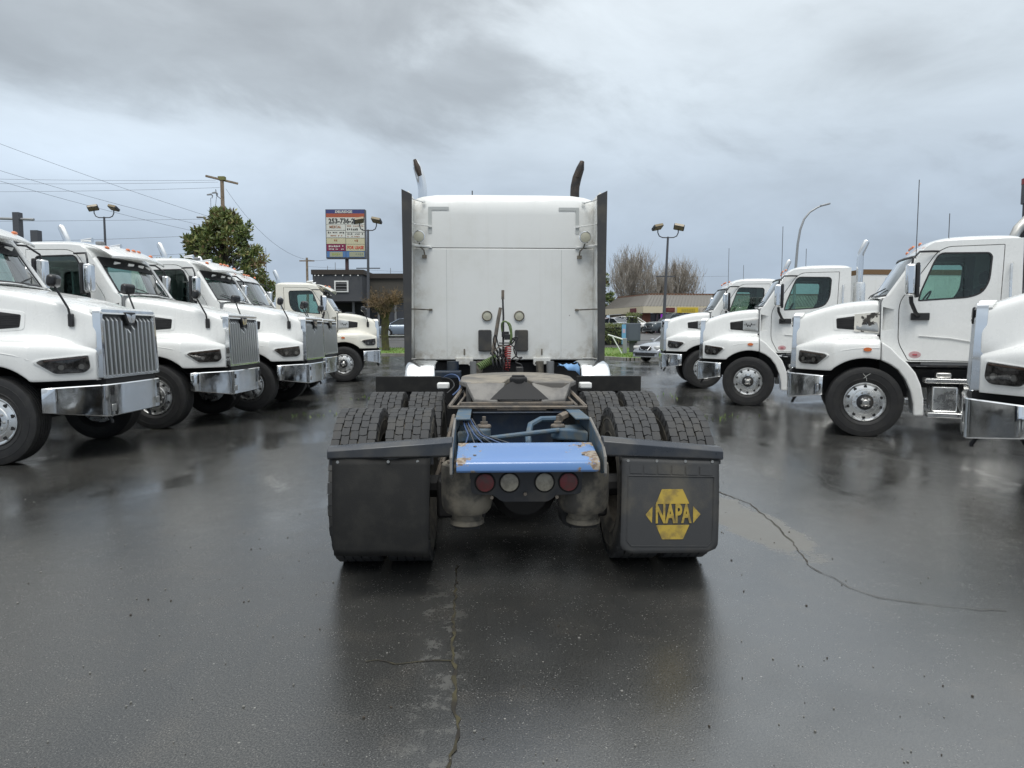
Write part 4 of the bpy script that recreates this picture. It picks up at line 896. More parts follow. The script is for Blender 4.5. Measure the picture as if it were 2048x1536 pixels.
deco('yellow_panel', [[(-.098, .058), (-.062, .143), (.062, .143), (.10, .058)][::-1], [(-.098, -.066), (.10, -.066), (.062, -.15), (-.062, -.15)][::-1],
     [(-.118, .044), (-.160, -.004), (-.122, -.054)], [(.122, .044), (.122, -.056), (.166, -.004)][::-1] if False else [(.122, -.056), (.166, -.004), (.122, .044)]])
text_obj('lettering', 'NAPA', .152, M['yellow'], fl, (cx + .002, yR(cx, cz) - .006, cz - .004), (R(90) - .03, 0, 0), sx=.53, depth=.003, bold=.005)
# fifth wheel
fw_ = empty('fifth_wheel'); fw_.parent = T
def tilt(x, y, z): return (x, y, z + (y - .9) * .05)
b = MB(); out = []
for k in range(25): a = PI * k / 24; out.append((.02 + .45 * math.cos(a), .98 + .36 * math.sin(a)))
out = [(.47, .70), (.45, .62)][::-1][:0] + out + [(-.43, .74), (-.36, .58), (-.10, .60), (-.05, .88), (.02, .94), (.09, .88), (.14, .60), (.40, .58), (.47, .74)]
b.plate(out, [], lambda x, y, d: tilt(x, y, 1.205 + d), .045); b.obj('top_plate', M['greasy'], fw_, ang=30, bevel=.008)
for s in (-1, 1):
    b = MB(); X = lambda v: .02 + s * v
    A = [(X(.40), .60, 1.19), (X(.435), .70, 1.19), (X(.32), .44, 1.07), (X(.22), .43, 1.055), (X(.13), .48, 1.12), (X(.12), .60, 1.19)]
    top = [(X(.46), .72, 1.196), (X(.40), .59, 1.185), (X(.34), .455, 1.075), (X(.17), .44, 1.062), (X(.10), .60, 1.187)]
    b.add(top + [(x, y, z - .035) for x, y, z in top], ([(0, 1, 2, 3, 4), (9, 8, 7, 6, 5)] if s < 0 else [(4, 3, 2, 1, 0), (5, 6, 7, 8, 9)]) + [(i, (i + 1) % 5, 5 + (i + 1) % 5, 5 + i) if s > 0 else (i, 5 + i, 5 + (i + 1) % 5, (i + 1) % 5) for i in range(5)])
    b.obj('ramp', M['greyplate'], fw_, ang=25, bevel=.006)
    b = MB(); b.prism([(.58, 1.19), (1.05, 1.2), (1.0, 1.0), (.85, .98), (.62, 1.02)], lambda a, z, d: (d, a, z), X(.36), X(.40)); b.obj('side_bracket', M['greyplate'], fw_, bevel=.006)
    b = MB(); b.bx(X(.30), X(.46), .72, 1.02, 1.0, 1.10); b.obj('saddle', M['dark'], fw_, bevel=.01)
b = MB(); arch = []
for k in range(15): a = PI * k / 14; arch.append((.02 + .150 * math.cos(a) * (1 + .45 * (1 - math.sin(a)) ** 2), .0 + .13 * math.sin(a)))
b.plate(arch, [], lambda x, q, d: (x, .452 + q * .95, 1.072 + q * 1.0 + d + .003), .004); b.obj('greased_throat', M['dark'], fw_, ang=0)
b = MB(); b.lathe([(.06, .0), (.068, .02), (.068, .06), (.05, .07), (.05, 0)], 20, (.02, .62, 1.165), 'Z'); b.bx(-.03, .07, .60, .66, 1.17, 1.245); b.obj('locking_jaw', M['dark'], fw_, bevel=.008)
b = MB(); b.bx(-.17, .21, .50, .56, 1.03, 1.055); b.tube([(-.2, .48, 1.045), (.24, .48, 1.045)], .012, 6); b.obj('release_bar', M['frame'], fw_)
b = MB(); b.bx(-.42, .46, .62, 1.3, .985, 1.01); b.obj('mounting_plate', M['frame'], fw_)
for s in (-1, 1):
    b = MB(); b.bx(.014 + s * .60 - .05, .014 + s * .60 + .05, 1.1, 1.2, 1.10, 1.15); b.obj('marker_block', M['plastic_white'], T, bevel=.01)
# deck bars behind the fifth wheel
b = MB(); b.tube([(-.50, .33, 1.03), (.51, .33, 1.025)], .013, 6); b.obj('deck_bar', M['rusty'], T)
b = MB(); b.box((0, .43, 1.045), (.84, .035, .022)); b.obj('deck_bar', M['rusty'], T, bevel=.003)
b = MB(); b.box((0.03, .34, 1.012), (.36, .03, .014)); b.obj('deck_bar', M['rusty'], T, bevel=.003)
for s in (-1, 1):
    b = MB(); b.tube([(s * .50, .33, 1.03), (s * .44, .62, 1.10), (s * .405, .80, 1.145)], .014, 6); b.tube([(s * .44, .36, 1.035), (s * .39, .62, 1.085), (s * .395, .80, 1.135)], .009, 6); b.obj('ramp_arm', M['rusty'], T)
    b = MB(); b.tube([(s * .46, .25, .98), (s * .50, .0, .80), (s * .52, -.1, .70)], .014, 6); b.tube([(s * .45, .3, .95), (s * .58, .1, .55)], .02, 6); b.obj('stay_rod', M['rusty'], T)
# front quarter fenders: bright arch and black splash bar
for s in (-1, 1):
    b = MB(); arc = [(2.86, 1.245), (2.7, 1.262), (2.5, 1.262), (2.40, 1.245), (2.32, 1.205), (2.27, 1.15), (2.245, 1.08), (2.24, 1.0)]
    xa, xb = s * .735, s * 1.03
    b.grid([[(xa, y, z) for y, z in arc], [(xa + s * .02, y, z + .012) for y, z in arc], [(xb - s * .03, y, z + .012) for y, z in arc], [(xb + s * .012 * 0, y, z - .004) for y, z in arc], [(xb + s * .012, y, z - .05) for y, z in arc]])
    b.obj('quarter_fender', M['chrome'], T, ang=50, solid=.006)
    b = MB(); b.bx(s * .655, s * 1.28, 1.98, 2.03, 1.0, 1.15); bb = b.obj('splash_bar', M['rubber'], T, bevel=.006)
    b = MB(); b.bx(s * .665, s * 1.27, 2.03, 2.04, .28, 1.02); b.obj('splash_curtain', M['dark'], T)  # hangs extra low to darken the space under the truck
# sleeper
SY = 3.4
b = MB(); P = rpoly([(-1.05, 1.25), (1.04, 1.25), (1.04, 2.535), (-1.05, 2.535)], [.03, .03, .0, .0], 2)
b.prism(P, lambda x, z, d: (x, d, z), SY, 5.35); slp = b.obj('sleeper_body', M['oldwhite'], T, ang=30, bevel=.012)
b = MB(); rows = []
for y, f in ((SY + .0, 0), (SY + .0, .6), (SY + .015, .86), (SY + .07, .96), (SY + .16, 1.0), (5.0, 1.0), (5.3, .93)):
    zt_ = 2.541 + .625 * f; hw_ = 1.045 - .0 * f
    row = []
    for g in (-1, -1, -.99, -.96, -.9, -.75, -.4, 0, .4, .75, .9, .96, .99, 1, 1):
        row.append((hw_ * g - .005, y + (.04 * max(0, abs(g) - .9) / .1 if f < .9 else 0), zt_ - (.0 if f < .8 else .065 * abs(g) ** 9)))
    row[0] = (row[0][0], row[0][1], 2.541); row[-1] = (row[-1][0], row[-1][1], 2.541); rows.append(row)
b.grid(rows); b.obj('roof_cap', M['oldwhite'], T, ang=50)
b = MB(); b.bx(-1.02, 1.01, SY + .03, SY + .05, 2.52, 2.56); b.obj('roof_seam', M['dark'], slp)
for x in (-.67, .655):
    b = MB(); b.bx(x - .002, x + .002, SY - .0015, SY + .01, 1.27, 2.52); b.obj('panel_seam', M['tape'], slp)
for s in (-1, 1):
    b = MB(); x0 = s * .865 - .01
    b.plate([(x0, 3.00), (x0 - s * .235, 3.00), (x0 - s * .235, 2.965), (x0 - s * .04, 2.965), (x0 - s * .04, 2.70), (x0, 2.70)], [], lambda x, z, d: (x, SY - .003 - d, z), -.002); b.obj('reflective_tape', M['tape'], slp, ang=0)
    b = MB(); b.lathe([(.0605, -.0), (.0605, -.022), (.052, -.026), (.048, -.018), (.001, -.024)], 22, (-.02 + s * .186, SY, 1.76), 'Y'); o = b.obj('round_lamp', [M['grime'], M['disc']], T)
    for p in o.data.polygons:
        if math.hypot(p.center.x - (-.02 + s * .186), p.center.z - 1.76) < .049: p.material_index = 1
    b = MB(); b.prism(rpoly([(-.02 + s * .135, 1.60), (-.02 + s * .135, 1.352), (-.02 + s * .288, 1.352), (-.02 + s * .288, 1.60)], .02, 3), lambda x, z, d: (x, d, z), SY - .03, SY + .01); o = b.obj('rear_cover', M['rubber2'], T, ang=30, bevel=.008)
    # work lamp on a bent stalk
    lx = -.03 + s * .942
    b = MB(); b.lathe([(.001, .07), (.04, .065), (.062, .03), (.068, .0), (.068, -.012), (.060, -.014)], 22, (lx, SY - .12, 2.648), 'Y'); wl = b.obj('work_lamp', M['chrome'], T)
    b = MB(); b.lathe([(.060, -.010), (.04, -.016), (.001, -.018)], 20, (lx, SY - .12, 2.648), 'Y'); b.obj('lens', M['disc'], wl)
    b = MB(); b.tube([(lx, SY - .09, 2.58), (lx + s * -.02, SY - .09, 2.53), (lx - s * .05, SY - .06, 2.50), (lx - s * .055, SY - .03, 2.45), (lx - s * .05, SY, 2.44)], .008, 6); b.box((lx - s * .052, SY - .02, 2.435), (.05, .04, .035)); b.obj('lamp_stalk', M['grime'], wl)
    # hinge and latch hardware along the lower edge
    hx = -.02 + s * .45
    b = MB(); b.box((hx, SY - .006, 1.345), (.016, .012, .07)); b.obj('latch', M['grime'], T, bevel=.003)
    b = MB(); b.bx(hx - .10, hx + .10, SY - .03, SY + .02, 1.20, 1.275); b.tube([(hx - s * .07 - .001, SY - .03, 1.21), (hx - s * .07, SY + .01, 1.21)], .028, 12); b.obj('lift_lug', M['oldwhite'], T, bevel=.004)
    b = MB(); b.tube([(hx - s * .07, SY - .034, 1.215), (hx - s * .07, SY - .028, 1.215)], .011, 10); b.obj('lug_hole', M['dark'], T)
    # side fairing with rubber trailing edge and stays
    xa = s * 1.045 - .01; ya, yb = SY + .25, 2.98
    b = MB(); rows = []
    for z in (1.24, 1.6, 2.1, 2.6, 2.95, 3.10):
        k = .012 if z < 2.9 else 0; tp = (z - 3.07) if z > 3.07 else 0
        rows.append([(xa, ya, z), (xa + s * .005, SY - .05, z), (xa + s * .012, 3.02, z)])
    b.grid(rows); fa = b.obj('side_fairing', M['oldwhite'], T, ang=50, solid=.015)
    b = MB(); xr = xa + s * .008
    P = [(xr - s * .022, 1.205), (xr + s * .052, 1.205), (xr + s * .066, 3.115), (xr - s * .045, 3.062)]
    b.prism(P if s > 0 else P[::-1], lambda x, z, d: (x, d, z), 2.985, 3.01); b.obj('rubber_edge', M['rubber2'], T, bevel=.003)
    for z in (1.27, 1.83, 2.545, 2.78, 3.05):
        sx_ = .20 if 1.3 < z < 3 else .13
        b = MB(); b.tube([(xa - s * sx_, SY - .01, z), (xa - s * .03, 3.25, z + .004), (xa + s * .0, 3.10, z)], .007 if z != 2.545 else .014, 6); b.box((xa - s * sx_, SY - .012, z), (.04, .02, .022)); b.obj('fairing_stay', M['oldwhite'] if z != 1.83 else M['grime'], T)
    b = MB(); b.tube([(xa + s * .0, SY - .015, 1.30), (xa + s * .0, SY - .015, 2.50)], .012, 6); b.obj('fairing_hinge', M['greyplate'], T)
    # chrome stack
    ex = s * 1.10 - .02; ey = 5.55
    m_ = M['chrome'] if s < 0 else M['exhaust_burnt']
    b = MB(); b.tube([(ex, ey, 1.3), (ex, ey, 3.60), (ex + s * .005, ey, 3.68), (ex + s * .03, ey - .01, 3.80), (ex + s * .075, ey - .03, 3.93), (ex + s * .10, ey - .05, 4.03)], [.066, .066, .066, .066, .058, .03], 20, cap=False); st = b.obj('exhaust_stack', m_, T, solid=.004)
    b = MB(); b.tube([(ex + s * .028, ey - .07, 3.80), (ex + s * .06, ey - .095, 3.90), (ex + s * .098, ey - .085, 4.02)], [.03, .045, .022], 10); b.obj('exhaust_mouth', M['exhaust_burnt'], st)
b = MB(); b.tube([(-.39, 4.6, 3.15), (-.39, 4.6, 3.42)], .008, 5); b.obj('roof_antenna', M['wire'], T)
# underside between sleeper and frame, box lowered to darken the ground below
b = MB(); b.bx(-.98, .96, 3.5, 5.3, .45, 1.22); b.bx(-.42, .44, 2.2, 3.5, .7, .98); b.obj('underside', M['dark'], T)
for x, m_ in ((-.60, 'dblue'), (-.36, 'grey'), (-.30, 'grime'), (.40, 'grime'), (.52, 'grey')):
    b = MB(); b.tube([(x, 3.3, 1.05), (x, 3.3, 1.24)], .045 if m_ != 'dblue' else .07, 12); b.obj('cab_mount', M[m_], T)
b = MB(); b.bx(-.80, -.50, 3.0, 3.25, 1.06, 1.14); b.obj('battery_cover', M['dblue'], T, bevel=.01)
b = MB(); rows = [[(.60 + .045 * i + rnd.uniform(-.01, .01), 3.05 + .03 * j, 1.205 + .018 * math.sin(i * 2.1 + j) - .02 * i * (j == 0)) for i in range(6)] for j in range(5)]
b.grid(rows); b.obj('blue_rag', M['ltblue'], None, ang=60, solid=.006)
rag = [o for o in col.objects if o.name == 'blue_rag'][0]; rag.matrix_world = Matrix.Translation(T.location) @ Matrix.Rotation(R(2.3), 4, 'Z')
tag(rag, 'light blue rag lying under the right corner of the white sleeper', 'rag')
# hose mast, coiled lines
b = MB(); b.tube([(-.035, 2.95, 1.10), (-.03, 2.95, 1.75), (-.04, 2.95, 2.03)], [.012, .011, .009], 8); mast = b.obj('hose_mast', M['frame'], T)
b = MB(); b.tube([(-.035, 2.95, 2.03), (-.036, 2.95, 2.0), (-.036, 2.95, 1.93)], .016, 8); b.tube([(-.15, 2.93, 1.32), (-.085, 2.93, 1.72), (-.062, 2.93, 1.84)], [.022, .02, .018], 8); b.obj('mast_spring', M['rusty'], T)
def coil(a, c, rad, turns, r, m_, name, sag=0):
    a, c = Vector(a), Vector(c); ax = (c - a).normalized(); u = ax.orthogonal().normalized(); v = ax.cross(u); P = []
    N = int(turns * 12)
    for i in range(N + 1):
        f = i / N; p = a.lerp(c, f) + Vector((0, 0, -sag * math.sin(f * PI))); an = 2 * PI * turns * f; P.append(p + (u * math.cos(an) + v * math.sin(an)) * rad)
    b = MB(); b.tube(P, r, 6); return b.obj(name, m_, T)
coil((-.30, 2.75, 1.20), (-.10, 2.85, 1.30), .036, 11, .008, M['green'], 'coiled_hose')
coil((.00, 2.8, 1.17), (.02, 2.85, 1.42), .030, 10, .009, M['red'], 'coiled_hose', 0)
coil((-.17, 2.72, 1.24), (.03, 2.74, 1.24), .058, 5, .007, M['black'], 'coiled_hose')
coil((-.16, 2.80, 1.31), (-.02, 2.80, 1.36), .05, 4, .008, M['black'], 'coiled_hose')
def hose(P, r, m_, name='hose'):
    Q = []
    P = [Vector(p) for p in P]
    for i in range(len(P) - 1):
        p0, p1, p2, p3 = P[max(i - 1, 0)], P[i], P[i + 1], P[min(i + 2, len(P) - 1)]
        for j in range(6):
            f = j / 6; Q.append(.5 * ((2 * p1) + (p2 - p0) * f + (2 * p0 - 5 * p1 + 4 * p2 - p3) * f * f + (3 * p1 - p0 - 3 * p2 + p3) * f ** 3))
    Q.append(P[-1]); b = MB(); b.tube(Q, r, 6); return b.obj(name, m_, T)
hose([(-.04, 2.92, 1.55), (-.05, 2.88, 1.66), (-.01, 2.86, 1.69), (.03, 2.88, 1.64), (.05, 2.88, 1.52), (.03, 2.88, 1.42)], .009, M['green'])
hose([(-.02, 2.9, 1.69), (.04, 2.88, 1.66), (.06, 2.88, 1.56), (.055, 2.88, 1.46), (.03, 2.88, 1.44)], .008, M['green'])
hose([(-.10, 2.9, 1.35), (-.14, 2.86, 1.48), (-.12, 2.86, 1.54), (-.09, 2.87, 1.44), (-.07, 2.88, 1.34), (-.10, 2.9, 1.24)], .007, M['black'])
hose([(-.05, 2.88, 1.43), (.05, 2.86, 1.44), (.09, 2.85, 1.50), (.04, 2.86, 1.46), (.09, 2.85, 1.40), (.11, 2.85, 1.33), (.06, 2.85, 1.28), (.02, 2.85, 1.24)], .0075, M['black'])
hose([(.06, 2.87, 1.50), (.12, 2.85, 1.52), (.10, 2.85, 1.45), (.08, 2.85, 1.38), (.12, 2.85, 1.30), (.17, 2.84, 1.30), (.10, 2.84, 1.25), (.16, 2.83, 1.22), (.17, 2.83, 1.17)], .0075, M['black'])
hose([(-.16, 2.88, 1.30), (-.10, 2.87, 1.40), (-.03, 2.87, 1.42), (-.02, 2.87, 1.36), (-.08, 2.87, 1.31)], .006, M['rusty'])
b = MB(); b.bx(-.05, .03, 2.90, 2.96, 1.52, 1.58); b.bx(-.02, .05, 2.88, 2.93, 1.49, 1.55); b.tube([(-.08, 2.9, 1.455), (.03, 2.9, 1.455)], .008, 6); b.tube([(-.08, 2.9, 1.43), (.03, 2.9, 1.43)], .008, 6); b.obj('glad_hand', M['black'], T, bevel=.01)
b = MB(); b.bx(.10, .18, 2.78, 2.86, 1.10, 1.20); b.obj('hose_box', M['frame'], T, bevel=.01)
hose([(-.62, 1.9, 1.15), (-.55, 1.8, 1.18), (-.48, 1.7, 1.16), (-.46, 1.5, 1.08), (-.52, 1.4, 1.02)], .007, M['bluehose']); hose([(-.64, 1.95, 1.14), (-.56, 1.85, 1.13), (-.52, 1.7, 1.08), (-.58, 1.6, 1.02)], .006, M['black'])
# cab, hood and front wheels beyond the sleeper
b = MB(); P = [(5.35, 1.15), (5.35, 2.95), (5.6, 2.95), (6.3, 2.75), (6.75, 2.1), (6.75, 1.15)]
b.prism(P, lambda a, z, d: (d, a, z), -1.0, .98); b.obj('cab_body', M['oldwhite'], T, ang=30, bevel=.03)
for s in (-1, 1):
    b = MB(); P = rpoly([(5.55, 2.05), (6.55, 1.98), (6.2, 2.6), (5.6, 2.65)], .06, 3); b.prism(P if s < 0 else P, lambda a, z, d: (d, a, z), s * 1.005 - .01, s * .97); b.obj('side_window', M['hlbody'], T)
    b = MB(); b.bx(s * 1.10, s * 1.30, 6.35, 6.42, 1.9, 2.4); b.tube([(s * .98, 6.4, 2.1), (s * 1.15, 6.4, 2.1)], .02, 6); b.obj('door_mirror', M['chrome'], T, bevel=.02)
    b = MB(); b.prism(rpoly([(6.9, .8), (7.1, 1.15), (7.5, 1.35), (8.1, 1.35), (8.45, 1.1), (8.6, .8), (8.45, .6), (8.3, .9), (8.05, 1.15), (7.55, 1.15), (7.25, .9), (7.1, .6)], .05, 2), lambda a, z, d: (d, a, z), s * .75, s * 1.2); b.obj('front_fender', M['oldwhite'], T, bevel=.03)
    wheel(T, (s * 1.04, 7.8, .525), False, rz=-s * PI / 2)
    b = MB(); b.lathe([(.001, 3.7), (.28, 3.72), (.31, 3.78), (.31, 5.2), (.28, 5.26), (.001, 5.28)], 26, (s * .85, 0, .68), 'Y'); b.obj('fuel_tank', M['alu'], T)
b = MB(); rows = []
for y, hw2, z2 in ((6.75, .9, 2.05), (7.5, .75, 1.95), (8.4, .58, 1.75), (8.75, .5, 1.6)):
    rows.append([(-hw2, y, .9), (-hw2, y, z2 - .15), (-hw2 + .12, y, z2), (0, y, z2 + .03), (hw2 - .12, y, z2), (hw2, y, z2 - .15), (hw2, y, .9)])
b.grid(rows); b.add(rows[-1], [tuple(range(7))]); b.obj('hood', M['oldwhite'], T, ang=40)
b = MB(); b.bx(-1.1, 1.1, 8.75, 8.95, .5, .9); b.obj('front_bumper', M['chrome'], T, bevel=.03)
# ------------------------------------------------------------------ cars
b = MB(); b.lathe([(.21, -.10), (.30, -.11), (.325, -.08), (.33, 0), (.325, .08), (.30, .11), (.21, .10)], 28); CT = b.mesh('tyre', M['tyre'])
b = MB(); b.lathe([(.215, .0), (.215, .10), (.20, .105), (.19, .05), (.001, .05)], 24)
for k in range(5):
    a = 2 * PI * k / 5; b.box((.11 * math.cos(a), .085, .11 * math.sin(a)), (.20, .02, .05), Matrix.Rotation(-a, 3, 'Y'))
b.lathe([(.05, .1), (.001, .105)], 12); CR = b.mesh('rim', M['alu'])
CARGLASS = mat('car_window', (.02, .025, .028), .06, spec=.7)
def car(name, cat, paint, loc, heading, label, kind='sedan', group='cars beyond the lot', spin=0):
    root = empty(name, (loc[0], loc[1], gz(loc[1]) if len(loc) < 3 else loc[2]), R(heading), label=label, cat=cat, group=group)
    if kind == 'sedan':
        L, W, top = 4.8, .90, [(-2.4, .80), (-2.3, 1.0), (-1.75, 1.06), (-1.3, 1.02), (.75, .98), (1.0, .96), (1.7, .88), (2.15, .76), (2.36, .62), (2.40, .5)]
        gh = [(-1.70, 1.04, .66), (-1.0, 1.40, .58), (-.3, 1.47, .57), (.25, 1.43, .58), (1.05, .95, .68)]
    elif kind == 'suv':
        L, W, top = 4.6, .92, [(-2.3, .70), (-2.26, 1.05), (-1.9, 1.08), (.9, 1.06), (1.1, 1.04), (1.8, .98), (2.15, .85), (2.28, .65), (2.3, .5)]
        gh = [(-2.22, 1.07, .74), (-1.95, 1.58, .64), (-1.0, 1.68, .63), (.15, 1.64, .64), (1.10, 1.03, .74)]
    elif kind == 'pickup':
        L, W, top = 5.6, .98, [(-2.8, 1.0), (-2.78, 1.16), (-.8, 1.16), (1.0, 1.15), (1.3, 1.14), (2.4, 1.08), (2.7, .95), (2.8, .6)]
        gh = [(-.75, 1.15, .78), (-.6, 1.78, .68), (.2, 1.84, .68), (.55, 1.80, .68), (1.25, 1.13, .78)]
    else:
        L, W, top = 4.0, .86, [(-2.0, .75), (-1.95, 1.0), (-1.6, 1.02), (.7, 1.0), (1.0, .98), (1.6, .88), (1.9, .72), (2.0, .5)]
        gh = [(-1.92, 1.0, .66), (-1.6, 1.40, .58), (-.6, 1.52, .57), (.1, 1.47, .58), (1.05, .96, .68)]
    b = MB(); rows = []; ax = (L / 2 - .95, -L / 2 + .98)
    xs = sorted(set([x for x, _ in top] + [a + d for a in ax for d in (-.42, -.36, -.25, -.12, 0, .12, .25, .36, .42)]))
    for x in xs:
        z = interp(top, x); e = abs(x) / (L / 2); w_ = W * (1 - .16 * max(0, (e - .72) / .28) ** 2); zl_ = .24
        for a in ax:
            if abs(x - a) < .38: zl_ = max(zl_, .30 + math.sqrt(max(.375 ** 2 - (x - a) ** 2, 0)))
        P = [(w_ * .94, zl_), (w_, max(zl_ + .03, .46)), (w_, max(zl_ + .05, min(.70, z - .12))), (w_ * .96, max(zl_ + .06, z - .08)), (w_ * .86, z - .01), (w_ * .5, z + .02), (0, z + .03)]
        rows.append([(x, -y, q) for y, q in P] + [(x, y, q) for y, q in P[-2::-1]])
    b.grid(rows); b.add(rows[0], [tuple(range(13))]); b.add(rows[-1], [tuple(range(12, -1, -1))])
    b.obj('body', paint, root, ang=45)
    b = MB(); rows = []
    for x, z, w_ in gh: rows.append([(x, -w_ - .10 * (1 if z > 1.2 else 0), min(z, 1.02)) if z > 1.2 else (x, -w_, z - .06), (x, -w_, z), (x, 0, z + .03), (x, w_, z), (x, w_ + .10, min(z, 1.02)) if z > 1.2 else (x, w_, z - .06)])
    b.grid(rows); b.obj('windows', CARGLASS, root, ang=30)
    b = MB(); mid = [g for g in gh if g[1] > gh[0][1] + .2]
    b.grid([[(x, -w_ - .012, z - .02), (x, -w_ * .8, z + .028), (x, 0, z + .045), (x, w_ * .8, z + .028), (x, w_ + .012, z - .02)] for x, z, w_ in mid]); b.obj('roof', paint, root, ang=50, solid=.01)
    for s in (-1, 1):
        b = MB()
        for (x0, z0, w0), (x1, z1, w1) in ((gh[0], mid[0]), (mid[-1], gh[-1])): b.tube([(x0, s * (w0 + .01), z0), (x1, s * (w1 + .015), z1)], .035, 6)
        x, z, w_ = mid[1]; b.tube([(x, s * (w_ + .09), 1.02), (x, s * (w_ + .01), z)], .035, 6); b.obj('pillar', paint, root)
        b = MB(); b.box((gh[-1][0] - .25, s * (W + .10), 1.04), (.10, .18, .12)); b.obj('wing_mirror', paint, root, bevel=.03)
        b = MB(); b.box((L / 2 - .20, s * W * .70, .70), (.30, .34, .13), Matrix.Rotation(s * R(-24), 3, 'Z')); b.obj('headlight', M['hlamp'], root, bevel=.03)
        b = MB(); b.box((-L / 2 + .08, s * W * .72, .84), (.14, .36, .16), Matrix.Rotation(s * R(18), 3, 'Z')); b.obj('tail_lamp', M['redlens'], root, bevel=.02)
        for a in ax:
            o = link('wheel', CT, root, loc=(a, s * (W - .10), .33), rot=(0, 0, 0 if s > 0 else PI)); link('rim', CR, o)
    b = MB(); b.box((L / 2 - .03, 0, .66), (.08, .72, .20)); g = b.obj('grille', M['dark'], root, bevel=.02)
    b = MB()
    for s in (-1, 1): b.tube([(L / 2 + .02, s * .06, .585), (L / 2 + .02, s * .20, .585), (L / 2, s * .36, .76)], .018, 6)
    b.obj('grille_trim', M['chrome'], g)
    b = MB(); b.box((L / 2 - .03, 0, .36), (.08, 1.25, .14)); b.obj('intake', M['dark'], root, bevel=.02)
    b = MB(); b.box((L / 2 - .02, 0, .265), (.10, 1.5, .04)); b.obj('lip', M['grey'], root, bevel=.01)
    return root
def paint(n, c): return mat(n, c, .25, .3, coat=.8)
P_SIL = paint('silver_paint', (.36, .38, .41)); P_BLUE = paint('grey_blue_paint', (.22, .27, .34)); P_DK = paint('dark_slate_paint', (.07, .085, .095)); P_RED = paint('dull_red_paint', (.30, .2, .21))
car('parked_car', 'car', P_SIL, (8.15, 34.2), 216, 'silver sedan facing the lot, half hidden by the farthest right truck')
car('parked_car', 'car', P_BLUE, (-9.2, 58), 188, 'grey blue hatchback parked before the dark building', 'hatch')
car('parked_car', 'car', M['plastic_white'], (12.1, 70), -28, 'small white SUV parked in front of the shop', 'suv')
car('parked_car', 'car', P_DK, (15.2, 66), 200, 'dark slate pickup truck parked beside the white SUV', 'pickup')
car('parked_car', 'car', P_RED, (9.25, 71), 118, 'dull red car above the hedge, near the sleeper truck', 'hatch')
car('parked_car', 'car', P_SIL, (9.6, 67), 118, 'silver car above the hedge, next to the dull red one', 'sedan')
car('parked_car', 'car', P_DK, (10.9, 69.5), 118, 'dark car above the hedge, left of the white SUV', 'hatch')

# ------------------------------------------------------------------ dark building on the left
DG = mat('dark_grey_cladding', (.062, .066, .075), .7, fn=vary((.058, .062, .071), (.072, .075, .082), .8)); DB = mat('dark_brown_fascia', (.045, .036, .03), .8); STF = mat('store_glass', (.02, .022, .025), .12, spec=.6)
B = empty('dark_building', (-15, 60, 1.2), label='two storey dark grey building with a white framed louvre window, left of the sleeper', cat='building')
def bb(name, x0, x1, y0, y1, z0, z1, m_, par=B, bevel=0): return MB().bx(x0 + 15, x1 + 15, y0 - 60, y1 - 60, z0 - 1.2, z1 - 1.2).obj(name, m_, par, ang=0, bevel=bevel)
bb('upper_wall', -16.95, -12.75, 60, 76, 4.2, 6.45, DG); bb('parapet', -17.05, -12.6, 59.9, 76.1, 6.45, 6.85, DB); bb('wing_wall', -12.74, 4, 62.5, 78, 4.6, 6.3, mat('brown_grey_cladding', (.075, .068, .058), .8)); bb('wing_parapet', -12.6, 4.2, 62.3, 78.2, 6.3, 6.72, DB)
bb('ground_floor', -16.9, 3.9, 63.2, 76, .8, 4.2, STF); bb('wing_base', -11.2, 3.9, 62.9, 63.2, .8, 4.6, mat('slate_base', (.045, .05, .06), .7))
wf = bb('louvre_window', -15.10, -13.90, 59.9, 60.02, 4.95, 5.92, M['plastic_white'])
bb('louvre_recess', -14.97, -14.03, 59.88, 59.95, 5.07, 5.80, M['dark'], wf)
for k in range(3): bb('slat', -14.97, -14.03, 59.84, 59.9, 5.15 + k * .24, 5.21 + k * .24, M['grey'], wf)
for x in (-13.76, -11.9, -10.4): bb('post', x - .09, x + .09, 61.0 if x < -13 else 62.8, 61.2 if x < -13 else 62.95, .9, 4.25, M['grey'])
d = bb('door_frame', -15.0, -14.1, 63.05, 63.2, 1.0, 3.35, M['plastic_white']); bb('door_leaf', -14.92, -14.18, 63.0, 63.1, 1.0, 3.27, DG, d)
for x in (-16.7, -16.4, -16.05, -14.95, -14.35, -13.7, -13.05): MB().lathe([(.001, -.05), (.05, -.03), (.06, 0), (.04, .05), (.001, .06)], 10, (x + 15, -.16, 5.14), 'Z').obj('eave_lamp', M['plastic_white'], B)
for x, h in ((-16.0, 1.0), (-16.7, .7), (-11.0, .5)): MB().tube([(x + 15, 4, 5.5), (x + 15, 4, 5.65 + h)], .03, 5).obj('roof_vent', M['galv'], B)

